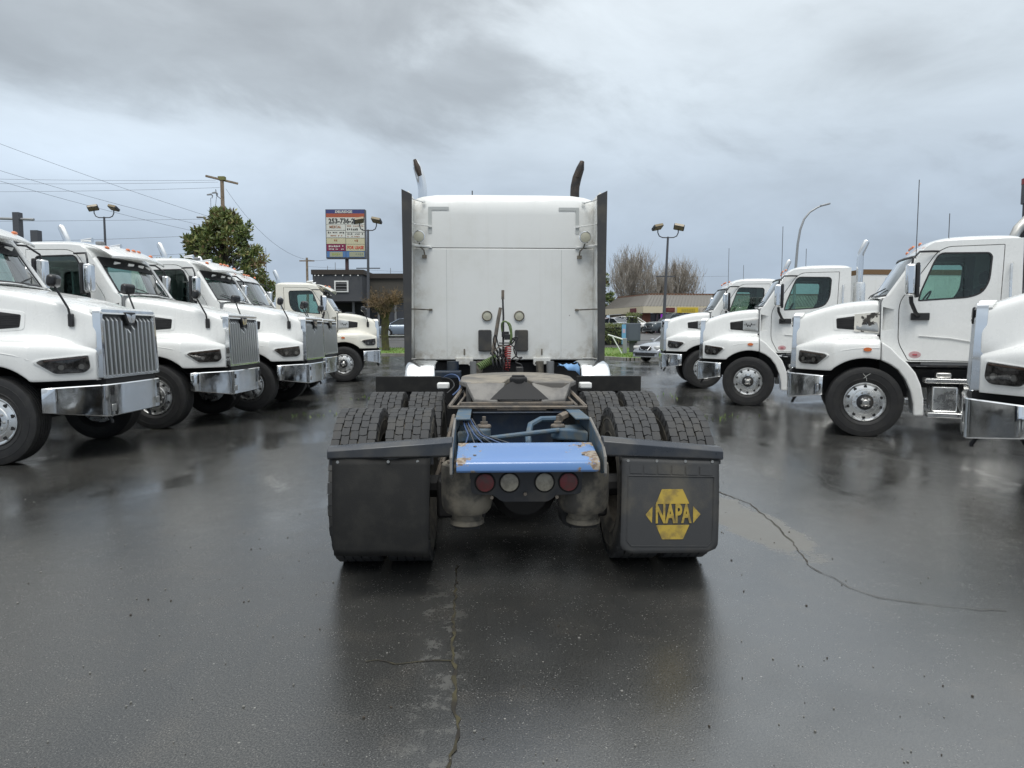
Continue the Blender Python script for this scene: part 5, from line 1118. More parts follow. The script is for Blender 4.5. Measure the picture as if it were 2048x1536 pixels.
# ------------------------------------------------------------------ tower sign
S = empty('pylon_sign', (-15.4, 66, 1.4), label='tall multi-panel tenant sign on a post behind the dark building', cat='sign')
SX0, SX1, SZ0, SZ1, SY_ = -1.78, 1.75, 7.02, 11.42, 0
def sb(name, x0, x1, z0, z1, m_, y=-.36, par=S): return MB().bx(x0, x1, y, y + .02, z0, z1).obj(name, m_, par, ang=0)
MB().bx(-.14, .14, -.14, .14, 0, 7.05).obj('post', mat('rust_brown_post', (.07, .04, .04), .6), S)
NAVY = mat('sign_navy', (.05, .06, .19), .5); ORG = mat('sign_orange', (.40, .10, .05), .5); WHT = mat('sign_white', (.66, .66, .60), .4); CRM = mat('sign_cream', (.58, .54, .36), .4); BUR = mat('sign_burgundy', (.22, .02, .07), .4); BLU = mat('sign_blue', (.09, .20, .42), .5); KHA = mat('sign_khaki', (.36, .37, .26), .4); INK = mat('sign_ink', (.03, .03, .03), .5); INKB = mat('sign_ink_brown', (.35, .16, .08), .5); SRED = mat('sign_red', (.55, .07, .04), .4)
MB().bx(SX0 - .06, SX1 + .06, -.34, .3, SZ0 - .05, SZ1 + .05).obj('cabinet', M['dpole'], S, ang=0)
H = SZ1 - SZ0
def zz(f): return SZ1 - H * f
rowsF = [0, .065, .155, .30, .42, .575, .70, .855, 1.0]
sb('header_panel', SX0, SX1, zz(.075), zz(0), NAVY); sb('stripe_panel', SX0, SX1, zz(.155), zz(.075), ORG); ph = sb('number_panel', SX0, SX1, zz(.30), zz(.155), WHT)
l1 = sb('tenant_panel', SX0, -.02, zz(.42), zz(.305), WHT); r1 = sb('tenant_panel', .02, SX1, zz(.46), zz(.305), WHT); l2 = sb('tenant_panel', SX0, -.02, zz(.575), zz(.43), WHT); r2 = sb('tenant_panel', .02, SX1, zz(.58), zz(.47), WHT)
l3 = sb('tenant_panel', SX0, -.02, zz(.705), zz(.585), CRM); r3 = sb('tenant_panel', .02, SX1, zz(.71), zz(.59), CRM); l4 = sb('tenant_panel', SX0, -.02, zz(.85), zz(.712), BUR); r4 = sb('tenant_panel', .02, SX1, zz(.85), zz(.717), CRM)
l5 = sb('tenant_panel', SX0, -.02, zz(.985), zz(.86), BLU); r5 = sb('tenant_panel', .02, SX1, zz(.985), zz(.86), BLU)
sb('khaki_field', SX0 + .28, -.30, zz(.975), zz(.87), KHA, -.372, l5); sb('khaki_field', .32, SX1 - .05, zz(.975), zz(.87), KHA, -.372, r5)
RX = (R(90), 0, 0)
text_obj('lettering', 'DELRIDGE', .30, WHT, S, (-.15, -.375, zz(.042)), RX, 1.15, bold=.012)
text_obj('lettering', '253-736-26 6', .62, INK, ph, (0, -.375, zz(.235)), RX, .93, bold=.02)
text_obj('lettering', 'FOR LEASE', .40, SRED, r4, (.89, -.375, zz(.785)), RX, .80, bold=.014)
text_obj('lettering', 'MEZCAL', .30, INKB, l1, (-.95, -.375, zz(.355)), RX, .95, bold=.01)
def scrib(par, x0, x1, z, h, m_, n=7):
    b = MB(); wd = (x1 - x0) / n
    for i in range(n):
        if rnd.random() < .85: b.box((x0 + wd * (i + .5), -.374, z + rnd.uniform(-.1, .1) * h), (wd * rnd.uniform(.45, .8), .006, h * rnd.uniform(.55, 1)))
    b.obj('print', m_, par, ang=0, kind='stuff')
scrib(r1, .12, 1.66, zz(.335), .12, INKB, 11); scrib(r1, .12, 1.66, zz(.405), .2, INK, 9); scrib(l2, -1.66, -.12, zz(.47), .17, INK, 10); scrib(l2, -1.4, -.3, zz(.535), .12, INKB, 8); scrib(r2, .15, 1.65, zz(.50), .14, INK, 9); scrib(r2, .15, 1.3, zz(.55), .1, INKB, 9)
scrib(l3, -1.1, -.6, zz(.63), .2, INKB, 3); scrib(r3, .6, 1.15, zz(.64), .2, INKB, 3); scrib(l4, -1.6, -.2, zz(.755), .19, WHT, 9); scrib(l4, -1.6, -.2, zz(.815), .14, WHT, 11); scrib(l5, -1.3, -.5, zz(.92), .2, mat('sign_olive', (.30, .36, .1), .5), 4); scrib(r5, .5, 1.6, zz(.92), .22, mat('sign_olive_dark', (.2, .25, .2), .5), 6)

# ------------------------------------------------------------------ floodlight poles
def floodpole(x, y, h, tilt, label, crossbar=None, spread=.62):
    root = empty('floodlight_pole', (x, y, gz(y)), label=label, cat='light pole', group='twin-head floodlight poles round the lot')
    MB().tube([(0, 0, 0), (tilt, 0, h)], [.13, .075], 10).obj('pole', M['dpole'], root)
    for s, rz in ((-1, 25), (1, -12)):
        P = [(tilt, 0, h - .06), (tilt + s * spread * .55, 0, h - .05), (tilt + s * spread * .85, 0, h + .05), (tilt + s * spread, 0, h + .28), (tilt + s * spread, 0, h + .5)]
        a = MB().tube(P, .04, 7).obj('arm', M['dpole'], root)
        rot = Matrix.Rotation(R(rz * .6), 3, 'Z') @ Matrix.Rotation(R(-26), 3, 'X') @ Matrix.Rotation(R(s * 14), 3, 'Y')
        c = Vector((tilt + s * spread * 1.05, -.05, h + .66)); f = MB().box(c, (.74, .55, .22), rot).obj('floodlight', M['dpole'], root, bevel=.05)
        MB().box(c + rot @ Vector((0, -.27, 0)), (.64, .04, .17), rot).obj('glass', M['lampglass'], f); MB().box(c + rot @ Vector((0, 0, -.115)), (.62, .42, .02), rot).obj('glass', M['lampglass'], f)
    if crossbar: MB().box((crossbar[0], 0, crossbar[1]), (crossbar[2], .08, .07)).obj('crossbar', M['dpole'], root)
floodpole(-10.65, 52, 8.25, .1, 'twin floodlight pole standing in front of the tenant sign', (.07, 5.45, 1.75))
floodpole(10.74, 50, 7.62, .26, 'twin floodlight pole standing in front of the shop', (.12, 4.85, 1.35), .72)
floodpole(-31.0, 54, 9.35, 0, 'twin floodlight pole above the second left truck', None, .75)
# curved street lamp
SL = empty('street_lamp', (17.95, 45, gz(45)), label='tall curved street lamp rising behind the right row of trucks', cat='street lamp')
MB().tube([(0, 0, 0), (.1, 0, 5.0), (.2, 0, 6.8), (.33, 0, 7.7), (.55, 0, 8.35), (.9, 0, 8.8), (1.35, 0, 9.08), (1.62, 0, 9.2)], [.11, .085, .075, .07, .065, .06, .055, .05], 9).obj('pole', M['galv'], SL)
MB().box((1.85, 0, 9.26), (.62, .26, .11), Matrix.Rotation(R(-14), 3, 'Y')).obj('lamp_head', M['galv'], SL, bevel=.03)
# ------------------------------------------------------------------ utility poles and wires
U = empty('utility_pole', (-24.4, 60, gz(60)), label='wooden utility pole with cross arm and cut-outs, behind the green tree', cat='utility pole')
MB().tube([(0, 0, 0), (0, 0, 13.3)], [.2, .15], 10).obj('pole', M['wood'], U)
MB().tube([(-.98, -.9, 13.22), (.95, 1.0, 12.98)], .10, 4).obj('cross_arm', M['wood'], U); MB().box((0, 0, 13.2), (.55, .4, .3)).obj('pole_cap', mat('mossy_wood', (.2, .2, .08), .9), U)
for x, z in ((-1.05, 11.8), (-.62, 11.95)):
    MB().tube([(x - .25, 0, z + .05), (x + .1, 0, z + .1), (x + .22, 0, z - .02), (x + .15, 0, z - .25)], [.06, .09, .05, .03], 7).obj('insulator', M['galv'], U)
MB().tube([(0, 0, 11.4), (-.5, 0, 11.8), (-.55, 0, 12.3)], .035, 6).obj('bracket', M['dpole'], U)
MB().tube([(-1.0, 0, 11.6), (-1.0, 0, 10.6), (-.7, 0, 10.2), (-.4, 0, 10.2)], .018, 5).obj('jumper_wire', M['wire'], U); MB().tube([(-.5, 0, 11.7), (-.6, 0, 11.0), (-.7, 0, 10.5)], .018, 5).obj('jumper_wire', M['wire'], U)
MB().tube([(-.55, 0, 9.0), (-.55, 0, 10.3)], .07, 8).obj('cable_riser', M['galv'], U); MB().tube([(0, 0, 9.2), (-.8, 0, 9.7), (-1.3, 0, 9.95), (-1.5, 0, 9.98)], .03, 6).obj('lamp_arm', M['galv'], U); MB().box((-1.85, 0, 9.99), (.75, .25, .14)).obj('lamp_head', M['galv'], U, bevel=.05)
U2 = empty('utility_pole', (-26.1, 90, gz(90)), label='thin distant utility pole left of the tenant sign', cat='utility pole')
MB().tube([(0, 0, 0), (0, 0, 9.5)], [.2, .14], 8).obj('pole', M['wood'], U2); MB().box((0, 0, 9.1), (1.9, .12, .14)).obj('cross_arm', M['wood'], U2)
U3 = empty('utility_pole', (-34.8, 50, gz(50)), label='dark square-topped pole with a cross bar above the nearest truck roof', cat='utility pole')
MB().bx(-.22, .22, -.22, .22, 0, 9.3).obj('pole', M['dpole'], U3); MB().tube([(-3.0, 0, 9.3 - .35), (1.15, 0, 8.82)], .09, 8).obj('cross_bar', M['galv'], U3)
U4 = empty('roof_turret', (-33.55, 50, gz(50)), label='short dark post top showing just above the nearest truck visor', cat='post'); MB().bx(-.25, .25, -.25, .25, 0, 8.05).obj('post', M['dpole'], U4)
def wire(a, c, sag, r=.011, group='overhead wires'):
    a, c = Vector(a), Vector(c); P = [a.lerp(c, k / 14) - Vector((0, 0, sag * 4 * (k / 14) * (1 - k / 14))) for k in range(15)]
    return P, r
WL = [((-46, 36, 19.1), (-25.3, 60, 11.2), .5, 'highest sloping wire crossing the upper left sky'), ((-46, 36, 16.6), (-25.5, 60, 10.4), .7, 'middle sloping wire running down to the wooden pole'), ((-46, 36, 15.9), (-24.6, 60, 9.6), .8, 'lowest of the three sloping wires running to the wooden pole'),
      ((-62, 62, 15.4), (-25.3, 60.9, 14.5), .25, 'upper wire ending on the left tip of the cross arm'), ((-62, 63, 15.0), (-25.0, 60.7, 14.3), .25, 'second wire under the cross arm tip'), ((-62, 64, 14.3), (-24.6, 60, 13.7), .25, 'third wire just below the cross arm'),
      ((-62, 60, 10.9), (-24.9, 60, 11.1), .1, 'nearly level wire at lamp height left of the green tree'), ((-55, 52, 8.2), (-24.5, 60, 9.8), .3, 'slightly rising wire left of the green tree'), ((-55, 62, 7.6), (-25, 60, 8.4), .3, 'faint wire low behind the second truck roof'), ((-60, 70, 7.4), (-27, 70, 7.8), .1, 'thick low cable behind the second truck roof'),
      ((-24.1, 60, 13.6), (-17.2, 66, 8.3), 1.9, 'guy wire sagging right of the green tree'), ((-26.1, 90, 9.9), (30, 98, 9.3), .6, 'faint distant wire behind the sign and shop')]
for a, c, sag, lb in WL:
    P, r = wire(a, c, sag); o = MB().tube(P, r, 5).obj('utility_wire', M['wire'], None, label=lb, cat='wire', group='overhead wires')

# ------------------------------------------------------------------ shop on the right
TAN = mat('tan_block_wall', (.36, .32, .25), .85, fn=vary((.38, .34, .27), (.32, .28, .215), 3)); CRMW = mat('cream_fascia', (.58, .52, .38), .7); ROOF = mat('grey_brown_metal_roof', (.16, .15, .135), .6); BRK = mat('red_brown_brick', (.19, .075, .05), .8); GLS = mat('shop_glass', (.03, .02, .035), .15, spec=.6)
C_ = empty('shop_building', (14, 74, 1.45), label='low shop with ribbed mansard roof and yellow sign, right of the sleeper', cat='building')
def P_(x, y, z): return (x - 14, y - 74, z - 1.45)
A0, A1, A2, A3 = (10.9, 84), (13.8, 74), (36, 75.5), (36, 92)       # eave corners: left end, near corner, right end
I0, I1, I2, I3 = (12.6, 84), (14.9, 76.4), (36, 77.9), (36, 90)
b = MB(); q = [(A0, I0), (A1, I1), (A2, I2)]
b.grid([[P_(*e, 4.28) for e, _ in q], [P_(*i, 5.62) for _, i in q]]); b.add([P_(*I0, 5.6), P_(*I1, 5.6), P_(*I2, 5.6), P_(*I3, 5.6)], [(0, 1, 2, 3)]); b.add([P_(*A0, 4.28), P_(*I0, 5.62), P_(13.5, 92, 5.62), P_(12, 92, 4.28)], [(0, 1, 2, 3)]); b.obj('mansard_roof', ROOF, C_, ang=0, solid=.05)
b = MB()
for k in range(1, 62):
    f = k / 62; e = Vector(A1).lerp(Vector(A2), f); i = Vector(I1).lerp(Vector(I2), f); b.tube([P_(e.x, e.y - .02, 4.30), P_(i.x, i.y - .02, 5.64)], .045, 4)
for k in range(0, 26):
    f = k / 25; e = Vector(A0).lerp(Vector(A1), f); i = Vector(I0).lerp(Vector(I1), f); b.tube([P_(e.x - .02, e.y - .01, 4.30), P_(i.x - .02, i.y - .01, 5.64)], .04, 4)
b.obj('roof_ribs', ROOF, C_, ang=0, kind='stuff')
b = MB()
for (p, r_) in ((I0, I1), (I1, I2)):
    p, r_ = Vector(p), Vector(r_); b.tube([P_(p.x, p.y, 5.66), P_(r_.x, r_.y, 5.66)], .11, 4)
b.obj('ridge_trim', mat('rust_red_trim', (.16, .075, .04), .7), C_, ang=0)
b = MB(); b.grid([[P_(*e, 3.58) for e, _ in q], [P_(*e, 4.27) for e, _ in q]]); b.obj('fascia', CRMW, C_, ang=0, solid=.1)
b = MB(); b.add([P_(11.7, 84, .9), P_(14.3, 75.6, .9), P_(14.3, 75.6, 3.6), P_(11.7, 84, 3.6)], [(0, 1, 2, 3)]); wl = b.obj('side_wall', TAN, C_, ang=0, solid=.15)
b = MB()
for r in range(11):
    for k in range(15):
        f0, f1 = (k + .04 + (.5 if r % 2 else 0)) / 15.5, (k + .96 + (.5 if r % 2 else 0)) / 15.5; z0 = 1.5 + r * .19
        p = Vector((11.66, 84)).lerp(Vector((14.26, 75.6)), f0); g = Vector((11.66, 84)).lerp(Vector((14.26, 75.6)), min(f1, 1))
        b.add([P_(p.x - .02, p.y, z0), P_(g.x - .02, g.y, z0), P_(g.x - .02, g.y, z0 + .17), P_(p.x - .02, p.y, z0 + .17)], [(0, 1, 2, 3)])
b.obj('block_courses', TAN, wl, ang=0, kind='stuff')
b = MB(); b.add([P_(14.3, 75.9, .9), P_(36, 77.3, .9), P_(36, 77.3, 3.6), P_(14.3, 75.9, 3.6)], [(0, 1, 2, 3)]); b.obj('shop_window', GLS, C_, ang=0)
b = MB(); b.bx(-.05, .75, .9, 1.6, -.5, 2.15); b.obj('brick_pier', BRK, C_, ang=0)
for x in (16.0, 18.2, 20.5, 23): MB().bx(x - 14 - .04, x - 14 + .04, 1.75 + (x - 14) * .06, 1.9 + (x - 14) * .06, -.5, 2.15).obj('mullion', M['grey'], C_, ang=0)
MB().tube([P_(15.45, 75.6, 1.5), P_(15.65, 75.6, 3.5)], .04, 6).obj('door_edge', mat('pinkish_trim', (.4, .25, .27), .6), C_)
b = MB(); b.bx(2.05, 2.95, 1.80, 1.90, 1.55, 2.05); b.obj('neon_sign', mat('purple_neon', (.2, .02, .3), .4, emit=((.35, .04, .6), .55)), C_, ang=0)
MRN = mat('maroon_board', (.12, .015, .02), .5); YEL = mat('yellow_board', (.62, .46, .035), .45)
def board(x0, x1, z0, z1, m_, name, txtm=None):
    yf = lambda x: 74 + (x - 13.8) * .0676 - .12
    b = MB(); b.add([P_(x0, yf(x0), z0), P_(x1, yf(x1), z0), P_(x1, yf(x1), z1), P_(x0, yf(x0), z1)], [(0, 1, 2, 3)]); o = b.obj(name, m_, C_, ang=0, solid=.06)
    if txtm:
        b = MB(); n = 8; wd = (x1 - x0) * .66 / n
        for i in range(n):
            xa = x0 + (x1 - x0) * .2 + wd * (i + .12); b.add([P_(xa, yf(xa) - .03, z0 + .12), P_(xa + wd * .7, yf(xa) - .03, z0 + .12), P_(xa + wd * .7, yf(xa) - .03, z1 - .14), P_(xa, yf(xa) - .03, z1 - .14)], [(0, 1, 2, 3)])
        b.obj('print', txtm, o, ang=0, kind='stuff')
board(16.2, 17.15, 3.67, 4.12, MRN, 'sign_board', BRK); board(17.4, 19.65, 3.60, 4.16, YEL, 'sign_board', mat('yellow_dark', (.42, .33, .05), .5)); board(19.8, 22.3, 3.62, 4.14, mat('pale_board', (.5, .44, .36), .5), 'sign_board', mat('pale_red', (.45, .22, .17), .5))
b = MB(); p, g = Vector((12.95, 76.9)), Vector((13.35, 75.5)); b.add([P_(p.x - .08, p.y, 3.66), P_(g.x - .08, g.y, 3.66), P_(g.x - .08, g.y, 4.12), P_(p.x - .08, p.y, 4.12)], [(0, 1, 2, 3)]); b.obj('sign_board', MRN, C_, ang=0, solid=.06)

# ------------------------------------------------------------------ verge furniture
G = empty('utility_cabinet', (7.2, 42, gz(42) + .12), label='dark grey box cabinet on a post beside the white gate', cat='cabinet')
MB().bx(-.44, .44, -.3, .3, .72, 1.80).obj('box', mat('slate_box', (.085, .10, .125), .5), G, bevel=.03); MB().bx(-.16, .16, -.1, .1, -.1, .74).obj('post', M['dpole'], G)
MB().bx(-.30, .30, -.315, -.30, .80, 1.72).obj('door', mat('slate_box_door', (.09, .105, .13), .5), G, bevel=.005)
I_ = empty('entrance_sign', (6.62, 41.6, gz(41.6) + .12), label='narrow light blue sign panel against the grey cabinet', cat='sign')
MB().bx(-.11, .13, -.03, .03, .55, 1.72).obj('panel', mat('sky_blue_panel', (.16, .38, .58), .5), I_); MB().bx(-.07, .09, -.04, -.03, 1.22, 1.46).obj('badge', mat('pinkish_badge', (.5, .4, .5), .5), I_); MB().bx(-.03, .03, -.03, .03, -.1, .55).obj('post', M['galv'], I_)
K = empty('barrier_gate', (6.55, 41, gz(41) + .12), label='white tubular barrier arm propped on the grass beside the grey cabinet', cat='gate')
MB().tube([(-.95, 0, 1.12), (-.05, 0, .84)], .045, 8).obj('arm', M['plastic_white'], K); MB().tube([(-.70, 0, 1.04), (-.1, -.05, -.02)], .035, 8).obj('strut', M['plastic_white'], K); MB().bx(-.08, .16, -.07, .07, -.05, .92).obj('post', M['galv'], K, bevel=.02)
N_ = empty('pipe_railing', (-8.0, 46, gz(46)), label='low grey pipe railing in front of the bare brown tree', cat='railing')
MB().tube([(-2.8, 0, .95), (2.6, 0, .93)], .035, 6).obj('rail', M['galv'], N_)
for x in (-2.6, -.55, 1.6): MB().tube([(x, 0, -.1), (x, 0, .95)], .035, 6).obj('post', M['galv'], N_)
# white box trailers and truck body behind the right row
def boxbody(name, x, y, rz, L, W, z0, z1, label, trim=None, letters=None):
    root = empty(name, (x, y, gz(y)), R(rz), label=label, cat='trailer')
    MB().bx(-L / 2, L / 2, -W / 2, W / 2, z0, z1).obj('box', M['plastic_white'], root, bevel=.03)
    n = int(L / .6)
    for k in range(n + 1): MB().bx(-L / 2 + k * L / n - .02, -L / 2 + k * L / n + .02, -W / 2 - .012, -W / 2, z0 + .1, z1 - .1).obj('side_post', M['grey'] if k in (0, n) else M['plastic_white'], root, ang=0)
    MB().bx(-L / 2, L / 2, -W / 2 - .02, W / 2 + .02, z0 - .12, z0).obj('lower_rail', M['galv'], root, ang=0); MB().bx(-L / 2, L / 2, -W / 2 - .02, W / 2 + .02, z1 - .02, z1 + (.18 if trim else .04)).obj('top_rail', trim or M['galv'], root, ang=0)
    for sx in (-L * .38, L * .30):
        for s in (-1, 1): link('wheel', TY, root, loc=(sx, s * (W / 2 - .2), .525), rot=(0, 0, 0 if s > 0 else PI))
    for args in letters or (): text_obj('lettering', args[0], args[1], args[2], root, (args[3], -W / 2 - .016, args[4]), RX, 1.0, bold=.012, align='LEFT')
    return root
boxbody('box_trailer', 19.2, 29.5, 4, 11, 2.5, 1.15, 3.72, 'white box trailer with brown top edge behind the right trucks', mat('brown_top_rail', (.17, .10, .045), .7))
boxbody('box_truck_body', 17.4, 18.0, -3, 8, 2.4, 1.0, 2.98, 'white truck body with orange and black letters at the right edge', None, [('UR', .42, ORG, -3.97, 2.63), ('R', .46, INK, -3.97, 2.12)])
E_ = empty('exhaust_post', (11.50, 15.8, gz(15.8)), label='dark upright stack with a red cap at the right edge', cat='post')
MB().tube([(0, 0, 0), (0, 0, 4.6)], .13, 14).obj('stack', mat('dark_purple_steel', (.05, .045, .055), .5), E_); MB().tube([(0, 0, 4.42), (0, 0, 4.86)], .17, 14).obj('collar', M['dpole'], E_); MB().tube([(0, 0, 4.84), (0, 0, 4.97)], .175, 14).obj('cap', mat('dull_red_cap', (.25, .04, .04), .5), E_)
MB().tube([(-.42, -.1, 3.4), (-.40, -.1, 3.62), (-.30, -.1, 3.85), (-.1, -.08, 4.05), (.0, -.05, 4.12)], .11, 12).obj('elbow_pipe', M['brushed'], E_); MB().bx(-.2, .3, -.25, .3, 3.1, 3.75).obj('bracket_box', M['dpole'], E_)

# ------------------------------------------------------------------ vegetation
LEAF = [mat('leaf_dark', (.095, .135, .045), .45, spec=.5), mat('leaf_mid', (.17, .215, .065), .45, spec=.5), mat('leaf_olive', (.26, .26, .09), .45, spec=.5), mat('leaf_rusty', (.16, .10, .05), .6), mat('leaf_light', (.25, .27, .14), .35, spec=.7)]
BARK = mat('grey_bark', (.13, .115, .095), .9, fn=vary((.15, .13, .11), (.09, .08, .065), 6)); TWIG = mat('pale_twig', (.27, .235, .20), .9, fn=vary((.42, .39, .35), (.24, .205, .165), .6)); TWIGB = mat('brown_twig', (.17, .115, .06), .9, fn=vary((.20, .135, .065), (.10, .075, .045), 1.2)); MOSS = mat('mossy_bark', (.075, .07, .025), .95, fn=vary((.085, .085, .025), (.05, .042, .028), 4))
def rv(): 
    while True:
        v = Vector((rnd.uniform(-1, 1), rnd.uniform(-1, 1), rnd.uniform(-1, 1)))
        if .05 < v.length < 1: return v.normalized()
def leaftree(name, x, y, prof, label, nclump, per, lsize, trunk_h, mats=LEAF, w=(3, 4, 3, 1.6, 1.2), seed=1, tilt=0):
    r_ = random.Random(seed); root = empty(name, (x, y, gz(y)), label=label, cat='tree')
    b = MB(); L = MB(); zs = [p[0] for p in prof]
    b.tube([(0, 0, -.2), (.05, 0, trunk_h * .5), (0, .05, prof[-1][0] * .9)], [.22, .16, .03], 8); tips = []
    for i in range(nclump):
        z = r_.uniform(zs[0], zs[-1]); rad = interp(prof, z); a = r_.uniform(0, 2 * PI); rr = rad * math.sqrt(r_.uniform(.12, 1)) * r_.uniform(.8, 1.12)
        tips.append(Vector((rr * math.cos(a), rr * math.sin(a), z)))
    for p in tips:
        st = Vector((0, 0, max(trunk_h * .4, p.z - p.xy.length * .8))); L.tube([st, (st + p) / 2 + Vector((0, 0, .1)), p], [.05, .03, .012], 4, cap=False)
        out = Vector((p.x, p.y, .35 * p.length)).normalized(); cr = r_.uniform(.28, .5); tone = r_.random()
        for k in range(per):
            q = rv() * cr * r_.uniform(.2, 1); q.z *= .75; d = (rv() + out * .9 + q.normalized() * .6).normalized(); u = d.cross(rv()).normalized()
            mi = r_.choices(range(5), w)[0]
            if tone < .3: mi = r_.choices((0, 1), (3, 2))[0]
            elif tone > .85: mi = r_.choices((2, 3, 4), (2, 2, 1))[0]
            L2.leaf(p + q, d, u, lsize * r_.uniform(.7, 1.4), lsize * .22, mi)
    b.obj('trunk', BARK, root); L.obj('branches', BARK, root, fix=False, kind='stuff')
    return root
L2 = MB(); o = leaftree('evergreen_tree', -18.25, 45, [(2.2, 1.8), (3.2, 2.9), (4.3, 3.05), (5.4, 2.85), (6.4, 2.45), (7.4, 1.8), (8.2, 1.0), (8.7, .4)], 'bushy green broadleaf tree rising behind the third left truck', 290, 52, .28, 2.4); L2.obj('crown', LEAF, o, ang=0, fix=False, kind='stuff')
L2 = MB(); o = leaftree('evergreen_tree', -22.6, 46, [(2.2, 1.5), (4.2, 1.7), (5.2, .9), (5.7, .2)], 'low reddish-green shrub top left of the bushy tree', 50, 50, .24, 1.5, w=(2, 2, 3, 4, 1), seed=5); L2.obj('crown', LEAF, o, ang=0, fix=False, kind='stuff')
L2 = MB(); o = leaftree('evergreen_tree', 11.2, 86, [(.2, 1.3), (2.0, 1.4), (4.2, 1.2), (6.0, .7), (7.0, .2)], 'narrow dark evergreen at the left end of the shop', 70, 55, .34, 1, w=(5, 3, 2, .3, .5), seed=7); L2.obj('crown', LEAF, o, ang=0, fix=False, kind='stuff')
L2 = MB(); o = leaftree('evergreen_tree', -38, 110, [(.5, 4), (3, 5), (6, 3.5), (8, 1)], 'distant grey-green tree mass on the far left skyline', 70, 40, .6, 2, seed=8); L2.obj('crown', LEAF, o, ang=0, fix=False, kind='stuff')
def hedge(x0, x1, y0, y1, h, label):
    z = gz((y0 + y1) / 2); root = empty('hedge', ((x0 + x1) / 2, (y0 + y1) / 2, z), label=label, cat='hedge'); b = MB(); cx_, cy_ = (x1 - x0) / 2, (y1 - y0) / 2
    MB().bx(-cx_ + .15, cx_ - .15, -cy_ + .12, cy_ - .12, 0, h - .15).obj('stems', M['dark'], root, ang=0)
    for k in range(int((x1 - x0) * 900)):
        f = rnd.random(); p = Vector((rnd.uniform(-cx_, cx_), -cy_ if f < .55 else rnd.uniform(-cy_, cy_), rnd.uniform(.05, h) if f < .55 else h)) + rv() * .12
        b.leaf(p, (rv() + Vector((0, -.5, .4))).normalized(), rv(), rnd.uniform(.08, .16), .03, rnd.choices(range(3), (4, 3, 2))[0])
    b.obj('foliage', LEAF, root, ang=0, fix=False, kind='stuff'); return root
hedge(4.2, 8.35, 50, 51.2, 1.35, 'clipped dark hedge across the road behind the white gate'); hedge(8.4, 9.3, 51.2, 52.4, 2.05, 'taller end of the hedge behind the grey cabinet')
def baretree(name, x, y, h, rad, n, label, m_, seed, up=.9, trunk=1.2, tw=12, rw=.02):
    r_ = random.Random(seed); root = empty(name, (x, y, gz(y)), label=label, cat='tree'); T_ = MB(); B_ = MB()
    T_.tube([(0, 0, -.2), (.03, 0, h * .35), (0, 0, h * .93)], [.24, .16, .02], 7)
    for i in range(n):
        a = r_.uniform(0, 2 * PI); z0 = r_.uniform(trunk, h * .62); f = (z0 - trunk) / (h * .62 - trunk); reach = rad * (1 - f * .62) * math.sqrt(r_.uniform(.08, 1)); ln = min(h - z0 - .2, (h - z0) * r_.uniform(.45, 1) * (1 - .5 * (reach / rad) ** 2))
        d = Vector((math.cos(a), math.sin(a), 0)); P = [Vector((0, 0, z0)), Vector((0, 0, z0)) + d * reach * .55 + Vector((0, 0, ln * .30)), Vector((0, 0, z0)) + d * reach * .9 + Vector((0, 0, ln * .65)), Vector((0, 0, z0)) + d * reach + Vector((0, 0, ln))]
        B_.tube(P, [rw * 3, rw * 2.2, rw * 1.4, rw * .6], 4, cap=False)
        for k in range(tw):
            g = r_.uniform(.25, 1); s = P[1].lerp(P[3], g); q = rv(); q.z = abs(q.z) * up + up; q = q.normalized(); l = ln * r_.uniform(.1, .28)
            B_.tube([s, s + q * l * .5 + d * .05, s + q * l + Vector((0, 0, l * .2))], [rw * .9, rw * .7, rw * .35], 3, cap=False)
    T_.obj('trunk', BARK, root); B_.obj('branches', m_, root, fix=False, kind='stuff'); return root
baretree('bare_tree', 16.0, 95, 11.3, 5.2, 230, 'larger bare upright tree behind the shop roof, left one', TWIG, 3, rw=.022)
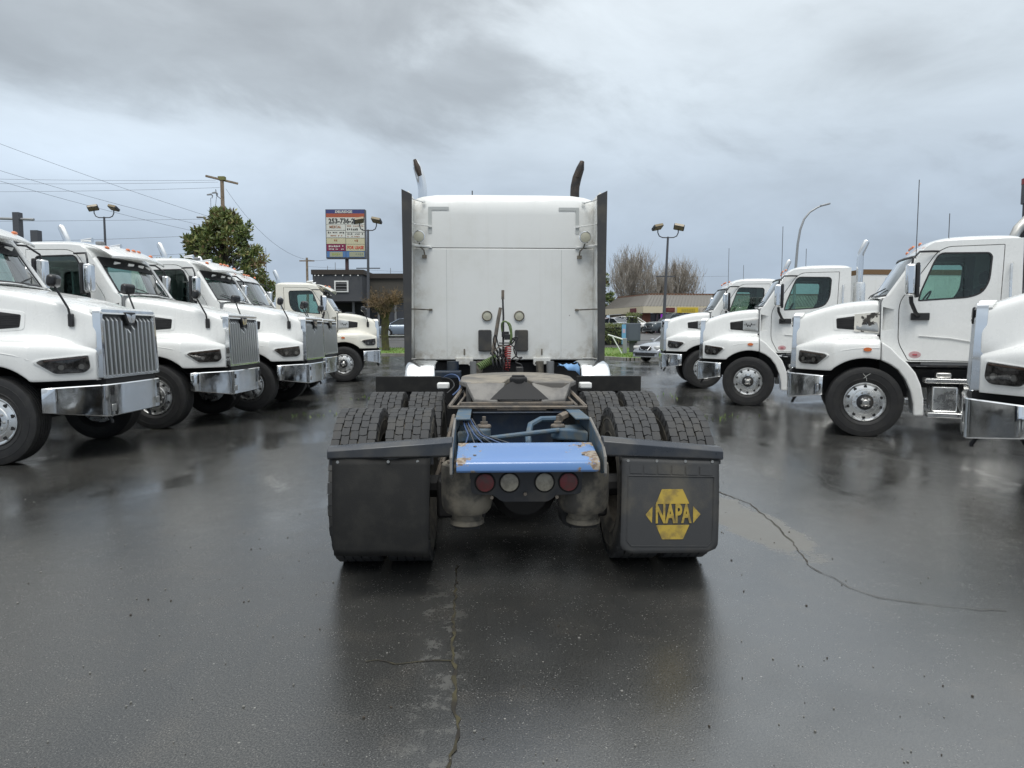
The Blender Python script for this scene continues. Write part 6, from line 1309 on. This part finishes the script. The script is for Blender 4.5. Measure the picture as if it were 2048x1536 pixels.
baretree('bare_tree', 23.4, 99, 10.2, 4.7, 210, 'smaller bare upright tree behind the shop, right of the light pole', TWIG, 4, rw=.022)
baretree('bare_tree', 20.0, 97, 8.8, 3.4, 110, 'low bare tree filling the gap between the two bare trees', TWIG, 6, rw=.02)
PT = empty('pollarded_tree', (-7.95, 44, gz(44)), label='pollarded bare tree with brown shoots and a mossy trunk, beside the sleeper', cat='tree')
MB().tube([(0, 0, -.2), (.02, 0, .3), (-.04, 0, 1.2), (.03, 0, 1.9), (.0, 0, 2.5)], [.34, .24, .22, .26, .2], 10).obj('trunk', MOSS, PT)
b, L = MB(), MB(); r_ = random.Random(9)
for i in range(9):
    a = i * .7 + r_.uniform(-.2, .2); e = Vector((math.cos(a) * r_.uniform(.4, .75), math.sin(a) * r_.uniform(.4, .75), r_.uniform(2.5, 3.2))); b.tube([(0, 0, 1.9), e * .6 + Vector((0, 0, .85)), e], [.14, .11, .10], 6)
    for k in range(46):
        d = (Vector((e.x, e.y, .6)) * .6 + rv() * .75).normalized(); d.z = d.z * .8 + .25; l = r_.uniform(.35, 1.15); p = e + rv() * .1; L.tube([p, p + d * l * .5 + Vector((0, 0, -.04)), p + d * l], [.013, .010, .006], 3, cap=False)
        for j in range(4):
            q = p + d * l * r_.uniform(.3, 1); L.leaf(q, rv(), rv(), .11, .03)
b.obj('limbs', MOSS, PT); L.obj('shoots', TWIGB, PT, fix=False, kind='stuff', ang=0)
b = MB()
for k in range(150):
    x, y = rnd.choice([(-3.6, 13.2), (-3.4, 16.6), (3.6, 12.8), (4.1, 16.8), (3.0, 17.6)]); x += rnd.gauss(0, .5); y += rnd.gauss(0, .25); a = rnd.uniform(0, 6.3); d = Vector((math.cos(a), math.sin(a), 0))
    b.add([(x - d.x * .012, y - d.y * .012, 0), (x + d.x * .012, y + d.y * .012, 0), (x + rnd.gauss(0, .03), y + rnd.gauss(0, .03), rnd.uniform(.02, .07))], [(0, 1, 2)])
b.obj('weeds', M['grass'], ang=0, fix=False, kind='stuff')
